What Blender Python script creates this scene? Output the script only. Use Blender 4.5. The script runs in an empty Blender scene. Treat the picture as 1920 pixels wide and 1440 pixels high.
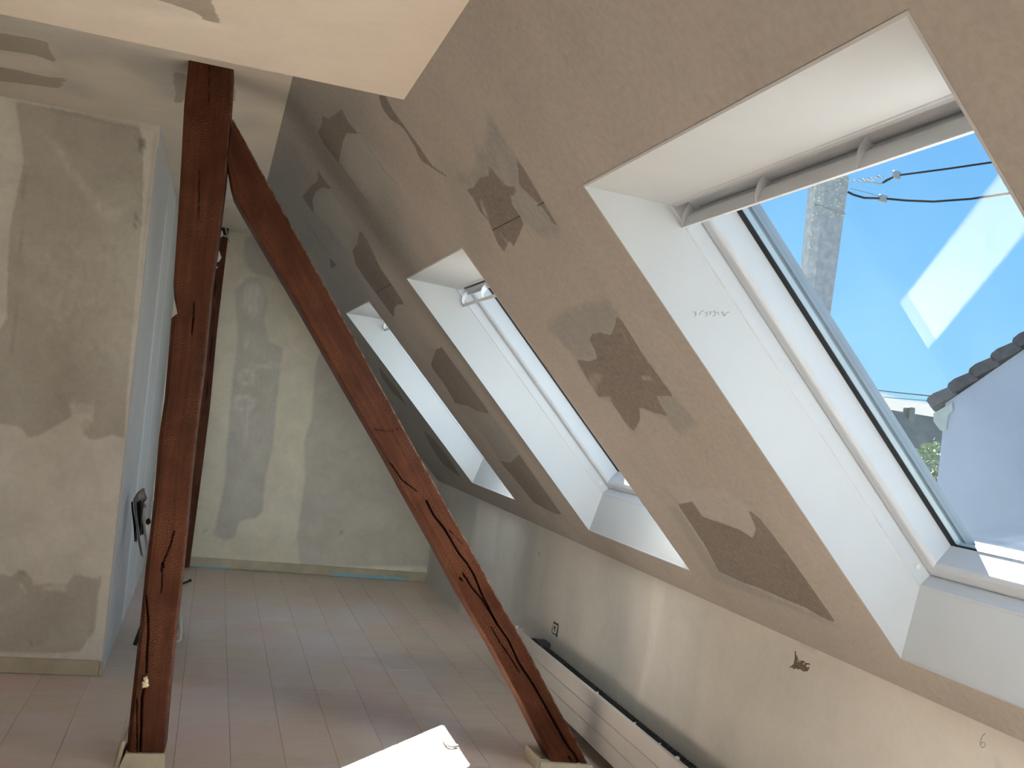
import bpy, math, random
import numpy as np
from mathutils import Matrix, Vector, noise as mnoise

random.seed(7)
rng = np.random.default_rng(7)
SC = bpy.context.scene
COL = SC.collection

# ------------------------------------------------------------------ camera, sky, sun, exposure
F_PX = 1813.6
ROT = np.array([[0.94921521, 0.12375776, 0.28926546],
                [-0.29128884, -0.00181972, 0.95663342],
                [0.11891719, -0.99231079, 0.03432195]])   # rows: room x, y, z axes seen from the camera
u_, s_, v_ = np.linalg.svd(ROT)
ROT = u_ @ v_
EYE = np.array([0.0, 0.0, 1.35])
cam_d = bpy.data.cameras.new('camera')
cam_d.sensor_width = 36.0
cam_d.lens = 36.0 * F_PX / 1920.0
cam_d.clip_start = 0.05
cam_d.clip_end = 500
cam = bpy.data.objects.new('camera', cam_d)
COL.objects.link(cam)
m = Matrix.Identity(4)
for i in range(3):
    m[i][0] = ROT[i][0]
    m[i][1] = -ROT[i][1]
    m[i][2] = -ROT[i][2]
    m[i][3] = EYE[i]
cam.matrix_world = m
SC.camera = cam

SUN_STRENGTH = 97.0
SKY_STRENGTH = 1.15
EXPOSURE = 0.0
SC.view_settings.view_transform = 'Standard'
SC.view_settings.look = 'None'
SC.view_settings.gamma = 1.0
SC.view_settings.use_curve_mapping = False
SC.view_settings.exposure = EXPOSURE

SUN_DIR = Vector((-.575, -1.70, -1.13)).normalized()     # direction the sunlight travels
sd = bpy.data.lights.new('sun', 'SUN')
sd.energy = SUN_STRENGTH
sd.angle = math.radians(0.55)
sd.color = (1.0, 0.965, 0.915)
sun = bpy.data.objects.new('sun', sd)
sun.rotation_euler = SUN_DIR.to_track_quat('-Z', 'Y').to_euler()
sun.location = (10, 30, 20)
COL.objects.link(sun)

# unseen area light added behind the camera to brighten the room
ad = bpy.data.lights.new('fill_light', 'AREA')
ad.shape = 'RECTANGLE'
ad.size, ad.size_y = 2.2, 1.5
ad.energy = 16.0
ad.color = (.90, .95, 1.0)
al = bpy.data.objects.new('fill_light', ad)
al.location = (.1, -4.55, 1.2)
al.rotation_euler = (math.radians(90), 0, 0)
COL.objects.link(al)

world = bpy.data.worlds.new('sky')
SC.world = world
world.use_nodes = True
wn, wl = world.node_tree.nodes, world.node_tree.links
wn.clear()
w_out = wn.new('ShaderNodeOutputWorld')
w_bg = wn.new('ShaderNodeBackground')
w_bg.inputs['Strength'].default_value = SKY_STRENGTH
w_tc = wn.new('ShaderNodeTexCoord')
w_sep = wn.new('ShaderNodeSeparateXYZ')
wl.new(w_tc.outputs['Generated'], w_sep.inputs[0])
w_ramp = wn.new('ShaderNodeValToRGB')
wl.new(w_sep.outputs['Z'], w_ramp.inputs['Fac'])
cr = w_ramp.color_ramp
cr.elements[0].position = 0.0
cr.elements[0].color = (.44, .76, .98, 1)
cr.elements[1].position = 1.0
cr.elements[1].color = (.15, .38, .80, 1)
for p_, c_ in ((.08, (.30, .66, .98, 1)), (.21, (.215, .56, .97, 1)), (.33, (.17, .47, .92, 1))):
    e_ = cr.elements.new(p_)
    e_.color = c_
w_no = wn.new('ShaderNodeTexNoise')
w_no.inputs['Scale'].default_value = 9.0
w_no.inputs['Detail'].default_value = 7.0
w_map = wn.new('ShaderNodeMapping')
w_map.inputs['Scale'].default_value = (1, 1, 2.2)
wl.new(w_tc.outputs['Generated'], w_map.inputs[0])
wl.new(w_map.outputs[0], w_no.inputs['Vector'])
w_band = wn.new('ShaderNodeMapRange')
w_band.inputs['From Min'].default_value = 0.055
w_band.inputs['From Max'].default_value = 0.080
w_band.inputs['To Min'].default_value = 0.19
w_band.inputs['To Max'].default_value = -0.25
wl.new(w_sep.outputs['Z'], w_band.inputs['Value'])
w_add = wn.new('ShaderNodeMath')
wl.new(w_no.outputs['Fac'], w_add.inputs[0])
wl.new(w_band.outputs[0], w_add.inputs[1])
w_cl = wn.new('ShaderNodeMapRange')
w_cl.inputs['From Min'].default_value = 0.58
w_cl.inputs['From Max'].default_value = 0.66
wl.new(w_add.outputs[0], w_cl.inputs['Value'])
w_mix = wn.new('ShaderNodeMix')
w_mix.data_type = 'RGBA'
w_mix.inputs[7].default_value = (.88, .90, .92, 1)
wl.new(w_cl.outputs[0], w_mix.inputs[0])
wl.new(w_ramp.outputs[0], w_mix.inputs[6])
wl.new(w_mix.outputs[2], w_bg.inputs['Color'])
wl.new(w_bg.outputs[0], w_out.inputs['Surface'])

# ------------------------------------------------------------------ pixel -> room helpers (1920 x 1440 frame)
def ray(x, y):
    return ROT @ np.array([(x - 960) / F_PX, (y - 720) / F_PX, 1.0])
def at_y(x, y, v):
    r = ray(x, y)
    return EYE + r * ((v - EYE[1]) / r[1])
def at_x(x, y, v):
    r = ray(x, y)
    return EYE + r * ((v - EYE[0]) / r[0])
def at_z(x, y, v):
    r = ray(x, y)
    return EYE + r * ((v - EYE[2]) / r[2])
KX, ZC = 1.73, 0.792                       # knee wall plane, crease height
ANG = math.radians(46)
T_ = np.array([math.cos(ANG), 0, -math.sin(ANG)])    # down the slope
N_ = np.array([math.sin(ANG), 0, math.cos(ANG)])     # out through the roof
P_ = np.array([KX, 0, ZC])
def on_slope(x, y, d=0.0):
    r = ray(x, y)
    q = P_ + N_ * d
    return EYE + r * (((q - EYE) @ N_) / (r @ N_))
def slope_uv(x, y):
    p = on_slope(x, y)
    return (p[1], (p - P_) @ T_)
def sw(s, d, y):
    v = P_ + T_ * s + N_ * d
    return (v[0], y, v[2])
def crop(pts, x0, y0, sc):
    return [(x0 + a / sc, y0 + b / sc) for a, b in pts]

# ------------------------------------------------------------------ materials
def new_mat(name):
    mt = bpy.data.materials.new(name)
    mt.use_nodes = True
    nt = mt.node_tree
    nt.nodes.clear()
    out = nt.nodes.new('ShaderNodeOutputMaterial')
    b = nt.nodes.new('ShaderNodeBsdfPrincipled')
    nt.links.new(b.outputs[0], out.inputs['Surface'])
    return mt, nt, b
def rgb(c):
    return (c[0], c[1], c[2], 1)
class NT:
    """small helper around a node tree"""
    def __init__(self, nt):
        self.nt = nt
    def node(self, t, **kw):
        n = self.nt.nodes.new(t)
        for k, v in kw.items():
            setattr(n, k, v)
        return n
    def link(self, a, b):
        self.nt.links.new(a, b)
    def noise(self, vec, scale, detail=3, rough=.55, dist=0.0):
        n = self.node('ShaderNodeTexNoise')
        n.inputs['Scale'].default_value = scale
        n.inputs['Detail'].default_value = detail
        n.inputs['Roughness'].default_value = rough
        n.inputs['Distortion'].default_value = dist
        if vec is not None:
            self.link(vec, n.inputs['Vector'])
        return n.outputs['Fac']
    def mapping(self, vec, scale, rot=(0, 0, 0)):
        n = self.node('ShaderNodeMapping')
        n.inputs['Scale'].default_value = scale
        n.inputs['Rotation'].default_value = rot
        self.link(vec, n.inputs['Vector'])
        return n.outputs[0]
    def math(self, op, a, b=None, clamp=False):
        n = self.node('ShaderNodeMath', operation=op, use_clamp=clamp)
        for i, v in enumerate((a, b)):
            if v is None:
                continue
            if isinstance(v, (int, float)):
                n.inputs[i].default_value = v
            else:
                self.link(v, n.inputs[i])
        return n.outputs[0]
    def rng(self, v, a, b, c=0.0, d=1.0):
        n = self.node('ShaderNodeMapRange')
        for k, x in zip(('From Min', 'From Max', 'To Min', 'To Max'), (a, b, c, d)):
            n.inputs[k].default_value = x
        self.link(v, n.inputs['Value'])
        return n.outputs[0]
    def mix(self, f, a, b, blend='MIX'):
        n = self.node('ShaderNodeMix', data_type='RGBA', blend_type=blend)
        for i, v in ((0, f), (6, a), (7, b)):
            if isinstance(v, (int, float)):
                n.inputs[i].default_value = v
            elif isinstance(v, tuple):
                n.inputs[i].default_value = rgb(v)
            else:
                self.link(v, n.inputs[i])
        return n.outputs[2]
    def attr(self, name):
        n = self.node('ShaderNodeAttribute', attribute_name=name)
        return n.outputs['Fac']
    def bump(self, h, strength, dist=.002):
        n = self.node('ShaderNodeBump')
        n.inputs['Strength'].default_value = strength
        n.inputs['Distance'].default_value = dist
        self.link(h, n.inputs['Height'])
        return n.outputs[0]

def plain(name, c, rough=.6, metal=0.0, var=.08, scale=8.0, bump=0.0, spec=.3):
    mt, nt, b = new_mat(name)
    g = NT(nt)
    tc = g.node('ShaderNodeTexCoord').outputs['Object']
    n = g.noise(tc, scale, 4)
    lo = tuple(x * (1 - var) for x in c)
    hi = tuple(min(1, x * (1 + var)) for x in c)
    g.link(g.mix(g.rng(n, .3, .7), lo, hi), b.inputs['Base Color'])
    b.inputs['Roughness'].default_value = rough
    b.inputs['Metallic'].default_value = metal
    b.inputs['Specular IOR Level'].default_value = spec
    if bump:
        g.link(g.bump(g.noise(tc, scale * 12, 5), bump), b.inputs['Normal'])
    return mt

def plaster(name, base, base2, bare, bare2, soft, light, streak=(1.2, 1.2, 1), rough=.85, jag=.022, var_scale=1.6, edge=.0022, mottle=.03):
    """jointed plasterboard: attributes bare (edge distance), soft and light are laid per surface"""
    mt, nt, b = new_mat(name)
    g = NT(nt)
    uv = g.node('ShaderNodeUVMap', uv_map='metres').outputs[0]
    big = g.noise(uv, var_scale, 3, .55, .4)
    med = g.noise(g.mapping(uv, streak), 3.0, 5, .6, .2)
    fine = g.noise(uv, 60, 4, .65)
    brush = g.noise(g.mapping(uv, tuple(x * 6 for x in streak)), 4.0, 4, .6)
    col = g.mix(g.rng(big, .35, .65), base, base2)
    col = g.mix(g.rng(med, .3, .75, 0, .35), col, soft)
    fs = g.math('MULTIPLY', g.attr('soft'), g.rng(brush, .25, .7, .65, 1.15), True)
    col = g.mix(fs, col, soft)
    fl = g.math('MULTIPLY', g.attr('light'), g.rng(brush, .25, .7, .5, 1.15), True)
    col = g.mix(fl, col, light)
    e = g.math('SUBTRACT', g.attr('bare'), .1)
    jg = g.math('MULTIPLY', g.math('SUBTRACT', g.noise(g.mapping(uv, tuple(x * 3 for x in streak)), 9, 5, .65), .5), jag)
    e = g.math('ADD', e, jg)
    fb = g.rng(e, -edge, edge)
    barec = g.mix(g.rng(g.noise(uv, 5, 4), .3, .7), bare, bare2)
    sm = g.math('MULTIPLY', g.attr('smear'), g.rng(brush, .3, .6, .2, 1.0), True)
    barec = g.mix(sm, barec, light)
    col = g.mix(fb, col, barec)
    col = g.mix(g.math('MULTIPLY', g.attr('line'), .75, True), col, tuple(x * .35 for x in bare))
    col = g.mix(g.rng(fine, .3, .7, 0, .10), col, (.9, .88, .82))
    mo = g.math('ADD', g.noise(uv, 5.5, 6, .68, .6), g.math('MULTIPLY', g.math('SUBTRACT', g.noise(uv, 34, 4, .7), .5), .35))
    mv = g.node('ShaderNodeCombineColor')
    k_ = g.rng(mo, .28, .72, 1 - mottle * 1.5, 1 + mottle)
    for i in range(3):
        g.link(k_, mv.inputs[i])
    col = g.mix(1.0, col, mv.outputs[0], 'MULTIPLY')
    g.link(col, b.inputs['Base Color'])
    b.inputs['Roughness'].default_value = rough
    b.inputs['Specular IOR Level'].default_value = .2
    h = g.math('SUBTRACT', g.math('MULTIPLY', fine, .35), g.math('MULTIPLY', fb, .9))
    h = g.math('ADD', h, g.math('MULTIPLY', brush, .35))
    g.link(g.bump(h, .20, .0012), b.inputs['Normal'])
    return mt

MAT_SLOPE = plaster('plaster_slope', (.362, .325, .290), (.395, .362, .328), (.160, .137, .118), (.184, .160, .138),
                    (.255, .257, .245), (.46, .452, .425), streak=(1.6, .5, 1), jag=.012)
MAT_CEIL = plaster('plaster_ceiling', (.72, .635, .54), (.76, .685, .59), (.36, .32, .26), (.39, .345, .285),
                   (.62, .575, .51), (.82, .76, .68), streak=(.5, 1.5, 1))
MAT_CEIL2 = plaster('plaster_ceiling_raised', (.67, .605, .515), (.71, .65, .56), (.39, .345, .285), (.42, .375, .31),
                    (.53, .52, .48), (.80, .74, .66), streak=(.6, 1.2, 1))
MAT_PART = plaster('plaster_partition', (.70, .655, .585), (.74, .70, .635), (.45, .42, .355), (.52, .485, .42),
                   (.54, .50, .42), (.76, .71, .63), streak=(1.2, .8, 1), mottle=.085, edge=.006)
MAT_FAR = plaster('plaster_far_wall', (.90, .84, .685), (.87, .825, .70), (.59, .56, .495), (.66, .625, .56),
                  (.66, .615, .50), (.86, .83, .76), streak=(1.6, .6, 1), edge=.012, mottle=.07)
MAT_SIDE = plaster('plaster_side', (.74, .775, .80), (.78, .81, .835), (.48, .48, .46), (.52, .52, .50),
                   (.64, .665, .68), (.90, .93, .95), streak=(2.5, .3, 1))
MAT_KNEE = plaster('plaster_knee_wall', (.655, .635, .585), (.69, .67, .63), (.23, .185, .145), (.27, .22, .175),
                   (.55, .55, .515), (.82, .785, .73), streak=(1.6, .35, 1), mottle=.035)
MAT_REVEAL = plain('reveal_plaster', (.50, .52, .53), .8, var=.05, scale=2.5, bump=.12)
MAT_FRAME = plain('white_lacquer', (.50, .53, .565), .35, var=.02)
MAT_BAR = plain('white_metal', (.74, .77, .80), .4, var=.03)
MAT_BLACK = plain('black_rubber', (.012, .012, .013), .6)
MAT_CLAD = plain('grey_cladding', (.23, .27, .32), .35, metal=.35, var=.05)
MAT_CLAD2 = plain('spacer_bar', (.50, .55, .56), .35, metal=.5, var=.05)
MAT_SKIRT = plain('painted_skirting', (.50, .45, .34), .6, var=.16, scale=7)
MAT_CREAM = plain('cream_base', (.55, .49, .36), .6, var=.10, scale=12)
MAT_RAD = plain('white_enamel', (.66, .63, .60), .4, var=.03)
MAT_DARK = plain('dark_matt', (.035, .036, .035), .8, var=.5, scale=60)
MAT_BLUE = plain('blue_film', (.28, .50, .62), .6, var=.1)
MAT_LUMP = plain('filler', (.78, .80, .80), .9, var=.08, scale=40, bump=.4)
MAT_FOAM = plain('cream_foam', (.72, .64, .46), .9, var=.12, scale=60, bump=.4)
MAT_PENCIL = plain('pencil', (.33, .33, .34), .8)
MAT_CONC = plain('concrete', (.33, .34, .36), .95, var=.22, scale=14, bump=.5)
MAT_LICHEN = plain('lichen', (.50, .50, .42), .95, var=.3, scale=30)
MAT_STEEL = plain('galvanised', (.35, .35, .34), .5, metal=.6)
MAT_CABLE = plain('cable', (.012, .013, .015), .9, spec=0.0)
MAT_RENDER = plain('house_render', (.27, .31, .40), .9, var=.03, scale=3)
MAT_TILE = plain('roof_tile', (.042, .044, .055), .8, var=.4, scale=18)
MAT_FASCIA = plain('eave_board', (.27, .31, .31), .7)
MAT_ROOF = plain('distant_roof', (.10, .105, .09), .9, var=.3, scale=2)
MAT_GROUND = plain('ground', (.13, .135, .12), .95, var=.25, scale=.4)
MAT_ALU = plain('brushed_tube', (.60, .60, .59), .4, metal=.4, var=.1)
MAT_CLOTH = plain('grey_cloth', (.30, .29, .275), .95, var=.3, scale=30)
MAT_CLOTHB = plain('black_cloth', (.02, .02, .02), .95)
MAT_PLUG = plain('socket_plastic', (.62, .60, .56), .5)

def leaf_mat():
    mt, nt, b = new_mat('leaf')
    g = NT(nt)
    r = g.noise(g.node('ShaderNodeTexCoord').outputs['Object'], 3)
    g.link(g.mix(r, (.05, .09, .03), (.14, .19, .07)), b.inputs['Base Color'])
    b.inputs['Roughness'].default_value = .25
    b.inputs['Specular IOR Level'].default_value = .6
    return mt
MAT_LEAF = leaf_mat()

def glass_mat():
    mt = bpy.data.materials.new('window_glass')
    mt.use_nodes = True
    nt = mt.node_tree
    nt.nodes.clear()
    g = NT(nt)
    out = g.node('ShaderNodeOutputMaterial')
    tr = g.node('ShaderNodeBsdfTransparent')
    tr.inputs[0].default_value = (.94, .965, .96, 1)
    gl = g.node('ShaderNodeBsdfGlossy')
    gl.inputs['Roughness'].default_value = .012
    gl.inputs['Color'].default_value = (1, 1, 1, 1)
    geo = g.node('ShaderNodeNewGeometry')
    dt = g.node('ShaderNodeVectorMath', operation='DOT_PRODUCT')
    g.link(geo.outputs['Normal'], dt.inputs[0])
    g.link(geo.outputs['Incoming'], dt.inputs[1])
    c_ = g.math('SUBTRACT', 1.0, g.math('ABSOLUTE', dt.outputs['Value']), True)
    fr = g.math('ADD', g.math('MULTIPLY', g.math('POWER', c_, 5.0), .75), .022)      # Fresnel reflectance of each face
    mx = g.node('ShaderNodeMixShader')
    g.link(fr, mx.inputs[0])
    g.link(tr.outputs[0], mx.inputs[1])
    g.link(gl.outputs[0], mx.inputs[2])
    dust_highlight = g.node('ShaderNodeBsdfTranslucent')
    dust_highlight.inputs[0].default_value = (.75, .8, .85, 1)
    tc = g.node('ShaderNodeTexCoord').outputs['Object']
    n = g.noise(tc, 6, 5)
    sp = g.noise(tc, 110, 2)
    f = g.math('ADD', g.rng(n, .35, .75, .0005, .0022), g.rng(sp, .76, .82, 0, .010))
    m2 = g.node('ShaderNodeMixShader')
    g.link(f, m2.inputs[0])
    g.link(mx.outputs[0], m2.inputs[1])
    g.link(dust_highlight.outputs[0], m2.inputs[2])
    g.link(m2.outputs[0], out.inputs['Surface'])
    return mt
MAT_GLASS = glass_mat()

def wood_mat():
    mt, nt, b = new_mat('stained_oak')
    g = NT(nt)
    uv = g.node('ShaderNodeUVMap', uv_map='metres').outputs[0]     # u across, v along the grain
    grain = g.noise(g.mapping(uv, (60, 2.2, 1)), 1.0, 5, .65, .6)
    big = g.noise(g.mapping(uv, (6, 1.6, 1)), 1.0, 4, .6, .8)
    saw = g.node('ShaderNodeTexWave', wave_type='BANDS', bands_direction='Y')
    saw.inputs['Scale'].default_value = 38
    saw.inputs['Distortion'].default_value = 9.0
    saw.inputs['Detail'].default_value = 3
    saw.inputs['Detail Scale'].default_value = 1.4
    g.link(g.mapping(uv, (1.6, 1, 1), (0, 0, .35)), saw.inputs['Vector'])
    col = g.mix(g.rng(big, .3, .7), (.052, .0150, .0065), (.130, .041, .0175))
    col = g.mix(g.rng(grain, .38, .66, 0, .75), col, (.040, .012, .006))
    area = g.rng(g.noise(uv, 4.5, 3), .42, .62)
    col = g.mix(g.math('MULTIPLY', g.rng(saw.outputs['Fac'], .45, .9, 0, .55), area), col, (.20, .080, .040))
    spots = g.rng(g.noise(g.mapping(uv, (22, 10, 1)), 1.0, 2), .74, .80, 0, .7)
    col = g.mix(spots, col, (.035, .014, .010))
    col = g.mix(g.math('MULTIPLY', g.attr('dust_highlight'), g.rng(g.noise(uv, 30, 4), .4, .65), True), col, (.42, .33, .25))  # pale edge highlight mixed into the wood colour
    col = g.mix(g.math('MULTIPLY', g.attr('crack'), .97, True), col, (.006, .003, .002))
    g.link(col, b.inputs['Base Color'])
    b.inputs['Roughness'].default_value = .52
    b.inputs['Specular IOR Level'].default_value = .16
    h = g.math('ADD', g.math('MULTIPLY', grain, .5), g.math('MULTIPLY', saw.outputs['Fac'], .28))
    g.link(g.bump(h, .45, .002), b.inputs['Normal'])
    return mt
MAT_WOOD = wood_mat()

def floor_mat():
    mt, nt, b = new_mat('dusty_laminate')
    g = NT(nt)
    geo = g.node('ShaderNodeNewGeometry').outputs['Position']
    rnd = g.node('ShaderNodeObjectInfo').outputs['Random']
    off = g.node('ShaderNodeVectorMath', operation='ADD')
    cmb = g.node('ShaderNodeCombineXYZ')
    g.link(g.math('MULTIPLY', rnd, 37.0), cmb.inputs[0])
    g.link(g.math('MULTIPLY', rnd, 91.0), cmb.inputs[1])
    g.link(geo, off.inputs[0])
    g.link(cmb.outputs[0], off.inputs[1])
    grain = g.noise(g.mapping(off.outputs[0], (3.5, 26, 1)), 1.0, 5, .6, .4)      # figure runs across, as in the photo
    big = g.noise(g.mapping(off.outputs[0], (5, 3, 1)), 1.0, 3)
    col = g.mix(g.rng(rnd, 0, 1), (.66, .525, .395), (.71, .575, .455))
    col = g.mix(g.rng(grain, .45, .75, 0, .40), col, (.45, .345, .28))
    col = g.mix(g.rng(big, .55, .7, 0, .35), col, (.60, .41, .36))
    d1 = g.noise(geo, 1.1, 6, .6, .8)
    d2 = g.noise(geo, 4.5, 6, .65, .5)
    dust_highlight = g.math('ADD', g.rng(d1, .40, .58, .05, .65), g.rng(d2, .48, .68, 0, .40))
    sp = g.node('ShaderNodeSeparateXYZ')
    g.link(geo, sp.inputs[0])
    wob = g.math('MULTIPLY', g.math('SUBTRACT', g.noise(geo, 1.6, 5, .6, .6), .5), 3.2)
    clean = g.rng(g.math('ADD', sp.outputs['Y'], wob), 6.0, 6.6)                      # less trodden strips by the walls
    clean = g.math('MAXIMUM', clean, g.rng(g.math('ADD', sp.outputs['X'], g.math('MULTIPLY', wob, .5)), 1.05, 1.3))
    dust_highlight = g.math('MULTIPLY', dust_highlight, g.math('SUBTRACT', 1.0, g.math('MULTIPLY', clean, .8)), True)
    col = g.mix(dust_highlight, col, (.735, .645, .625))
    red = g.rng(g.noise(geo, 2.1, 5, .6, 1.0), .52, .68, 0, .6)
    col = g.mix(red, col, (.72, .48, .455))
    wsp = g.rng(g.noise(g.mapping(geo, (7, 24, 1)), 1.0, 4, .65), .62, .74, 0, .55)
    col = g.mix(wsp, col, (.78, .73, .70))
    g.link(col, b.inputs['Base Color'])
    g.link(g.rng(dust_highlight, 0, .8, .34, .55), b.inputs['Roughness'])
    b.inputs['Specular IOR Level'].default_value = .45
    g.link(g.bump(d2, .06, .001), b.inputs['Normal'])
    return mt
MAT_FLOOR = floor_mat()
MAT_BARE = plain('torn_board_paper', (.165, .125, .095), .9, var=.25, scale=60)
MAT_KNEE_CHIP = plain('plaster_chip', (.70, .66, .58), .9)
MAT_SUB = plain('subfloor', (.05, .04, .035), .9)

# ------------------------------------------------------------------ mesh helpers
ORIGIN = {}
def link(o, parent=None):
    COL.objects.link(o)
    if parent is not None:
        o.parent = parent
    return o
def mesh_obj(name, verts, faces, mt, parent=None, smooth=False):
    off = ORIGIN.get(parent.name, Vector((0, 0, 0))) if parent is not None else Vector((0, 0, 0))
    vs = np.asarray(verts, dtype=float) - np.array(off)
    me = bpy.data.meshes.new(name)
    me.from_pydata(vs.tolist(), [], [list(f) for f in faces])
    me.update()
    if smooth:
        me.polygons.foreach_set('use_smooth', [True] * len(me.polygons))
    me.materials.append(mt)
    o = bpy.data.objects.new(name, me)
    link(o, parent)
    ORIGIN[o.name] = off if parent is not None else Vector((0, 0, 0))
    return o
def thing(name, loc, label=None, cat=None, group=None, kind=None):
    o = bpy.data.objects.new(name, None)
    o.empty_display_size = .1
    o.location = loc
    COL.objects.link(o)
    ORIGIN[o.name] = Vector(loc)
    return tag(o, label, cat, group, kind)
def tag(o, label=None, cat=None, group=None, kind=None):
    for k, v in (('label', label), ('category', cat), ('group', group), ('kind', kind)):
        if v:
            o[k] = v
    return o
class MB:
    """collects simple solids into one mesh"""
    def __init__(self):
        self.v, self.f = [], []
    def add(self, v, f):
        n = len(self.v)
        self.v += [tuple(x) for x in v]
        self.f += [tuple(i + n for i in q) for q in f]
        return self
    def box(self, x0, x1, y0, y1, z0, z1):
        v = [(x, y, z) for x in (x0, x1) for y in (y0, y1) for z in (z0, z1)]
        return self.add(v, [(0, 1, 3, 2), (4, 6, 7, 5), (0, 4, 5, 1), (2, 3, 7, 6), (0, 2, 6, 4), (1, 5, 7, 3)])
    def bbox(self, x0, x1, y0, y1, z0, z1, b=.004):
        """box with chamfered edges along all twelve sides"""
        v, idx = [], {}
        X, Y, Z = (x0, x1), (y0, y1), (z0, z1)
        for i in range(2):
            for j in range(2):
                for k in range(2):
                    sx, sy, sz = (1 - 2 * i), (1 - 2 * j), (1 - 2 * k)
                    for a in range(3):
                        p = [X[i] + sx * b, Y[j] + sy * b, Z[k] + sz * b]
                        p[a] = (X[i], Y[j], Z[k])[a]
                        idx[(i, j, k, a)] = len(v)
                        v.append(tuple(p))
        f = []
        for a in range(3):
            o1, o2 = [(1, 2), (2, 0), (0, 1)][a]
            for s in range(2):
                q = []
                for (m_, n_) in ((0, 0), (1, 0), (1, 1), (0, 1)):
                    c = [0, 0, 0]
                    c[a], c[o1], c[o2] = s, m_, n_
                    q.append(idx[(*c, a)])
                f.append(tuple(q if s else q[::-1]))
        for a in range(3):
            o1, o2 = [(1, 2), (2, 0), (0, 1)][a]
            for m_ in range(2):
                for n_ in range(2):
                    c0, c1 = [0, 0, 0], [0, 0, 0]
                    c0[o1] = c1[o1] = m_
                    c0[o2] = c1[o2] = n_
                    c1[a] = 1
                    f.append((idx[(*c0, o1)], idx[(*c1, o1)], idx[(*c1, o2)], idx[(*c0, o2)]))
        for i in range(2):
            for j in range(2):
                for k in range(2):
                    f.append((idx[(i, j, k, 0)], idx[(i, j, k, 1)], idx[(i, j, k, 2)]))
        return self.add(v, f)
    def tube(self, pts, r, n=8, caps=True):
        pts = [Vector(p) for p in pts]
        rings = []
        up = None
        for i, p in enumerate(pts):
            d = (pts[min(i + 1, len(pts) - 1)] - pts[max(i - 1, 0)]).normalized()
            if up is None:
                up = Vector((0, 0, 1)) if abs(d.z) < .9 else Vector((1, 0, 0))
            a = d.cross(up).normalized()
            b = a.cross(d).normalized()
            up = b
            rr = r[i] if isinstance(r, (list, tuple)) else r
            rings.append([p + a * (rr * math.cos(2 * math.pi * k / n)) + b * (rr * math.sin(2 * math.pi * k / n)) for k in range(n)])
        v = [q for rg in rings for q in rg]
        f = [(i * n + k, i * n + (k + 1) % n, (i + 1) * n + (k + 1) % n, (i + 1) * n + k) for i in range(len(pts) - 1) for k in range(n)]
        if caps:
            f.append(tuple(range(n))[::-1])
            f.append(tuple((len(pts) - 1) * n + k for k in range(n)))
        return self.add(v, f)
    def lump(self, c, r, seed=0, rough=.35, sub=2):
        import bmesh
        bm = bmesh.new()
        bmesh.ops.create_icosphere(bm, subdivisions=sub, radius=1.0)
        v = []
        for q in bm.verts:
            k = 1 + rough * mnoise.noise(q.co * 1.8 + Vector((seed * 3.1, seed, 0)))
            v.append((c[0] + q.co.x * r[0] * k, c[1] + q.co.y * r[1] * k, c[2] + q.co.z * r[2] * k))
        f = [tuple(x.index for x in fc.verts) for fc in bm.faces]
        bm.free()
        return self.add(v, f)
    def prism(self, poly, a, b):
        """poly: 3D points, swept from offset a to offset b (vectors)"""
        n = len(poly)
        v = [tuple(np.array(p) + a) for p in poly] + [tuple(np.array(p) + b) for p in poly]
        f = [tuple(range(n))[::-1], tuple(range(n, 2 * n))] + [(i, (i + 1) % n, n + (i + 1) % n, n + i) for i in range(n)]
        return self.add(v, f)
    def build(self, name, mt, parent=None, smooth=False):
        return mesh_obj(name, self.v, self.f, mt, parent, smooth)

def oval(cx, cy, rx, ry, n=14):
    return [(cx + rx * math.cos(2 * math.pi * i / n), cy + ry * math.sin(2 * math.pi * i / n)) for i in range(n)]
def sdf(pts, poly):
    poly = np.asarray(poly, float)
    a, b = poly, np.roll(poly, -1, 0)
    d = np.full(len(pts), 1e9)
    ins = np.zeros(len(pts), bool)
    for p, q in zip(a, b):
        e = q - p
        w = pts - p
        t = np.clip((w @ e) / (e @ e + 1e-12), 0, 1)
        d = np.minimum(d, np.hypot(*(w - t[:, None] * e).T))
        c = ((p[1] <= pts[:, 1]) & (q[1] > pts[:, 1])) | ((q[1] <= pts[:, 1]) & (p[1] > pts[:, 1]))
        dy = q[1] - p[1] if abs(q[1] - p[1]) > 1e-12 else 1e-12
        ins ^= c & (pts[:, 0] < p[0] + (pts[:, 1] - p[1]) / dy * e[0])
    return np.where(ins, d, -d)
def line_dist(pts, pl):
    d = np.full(len(pts), 1e9)
    pl = np.asarray(pl, float)
    for p, q in zip(pl[:-1], pl[1:]):
        e = q - p
        w = pts - p
        t = np.clip((w @ e) / (e @ e + 1e-12), 0, 1)
        d = np.minimum(d, np.hypot(*(w - t[:, None] * e).T))
    return d
def smooth01(x, a, b):
    t = np.clip((x - a) / (b - a), 0, 1)
    return t * t * (3 - 2 * t)

def axis(marks, lo, hi, step):
    """break points: fine between lo and hi, coarse outside; every mark is kept"""
    out = sorted(set(marks))
    res = []
    for a, b in zip(out[:-1], out[1:]):
        s = step if a < hi and b > lo else .4
        n = max(1, int(round((b - a) / s)))
        res += [a + (b - a) * i / n for i in range(n)]
    return np.array(res + [out[-1]])

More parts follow.
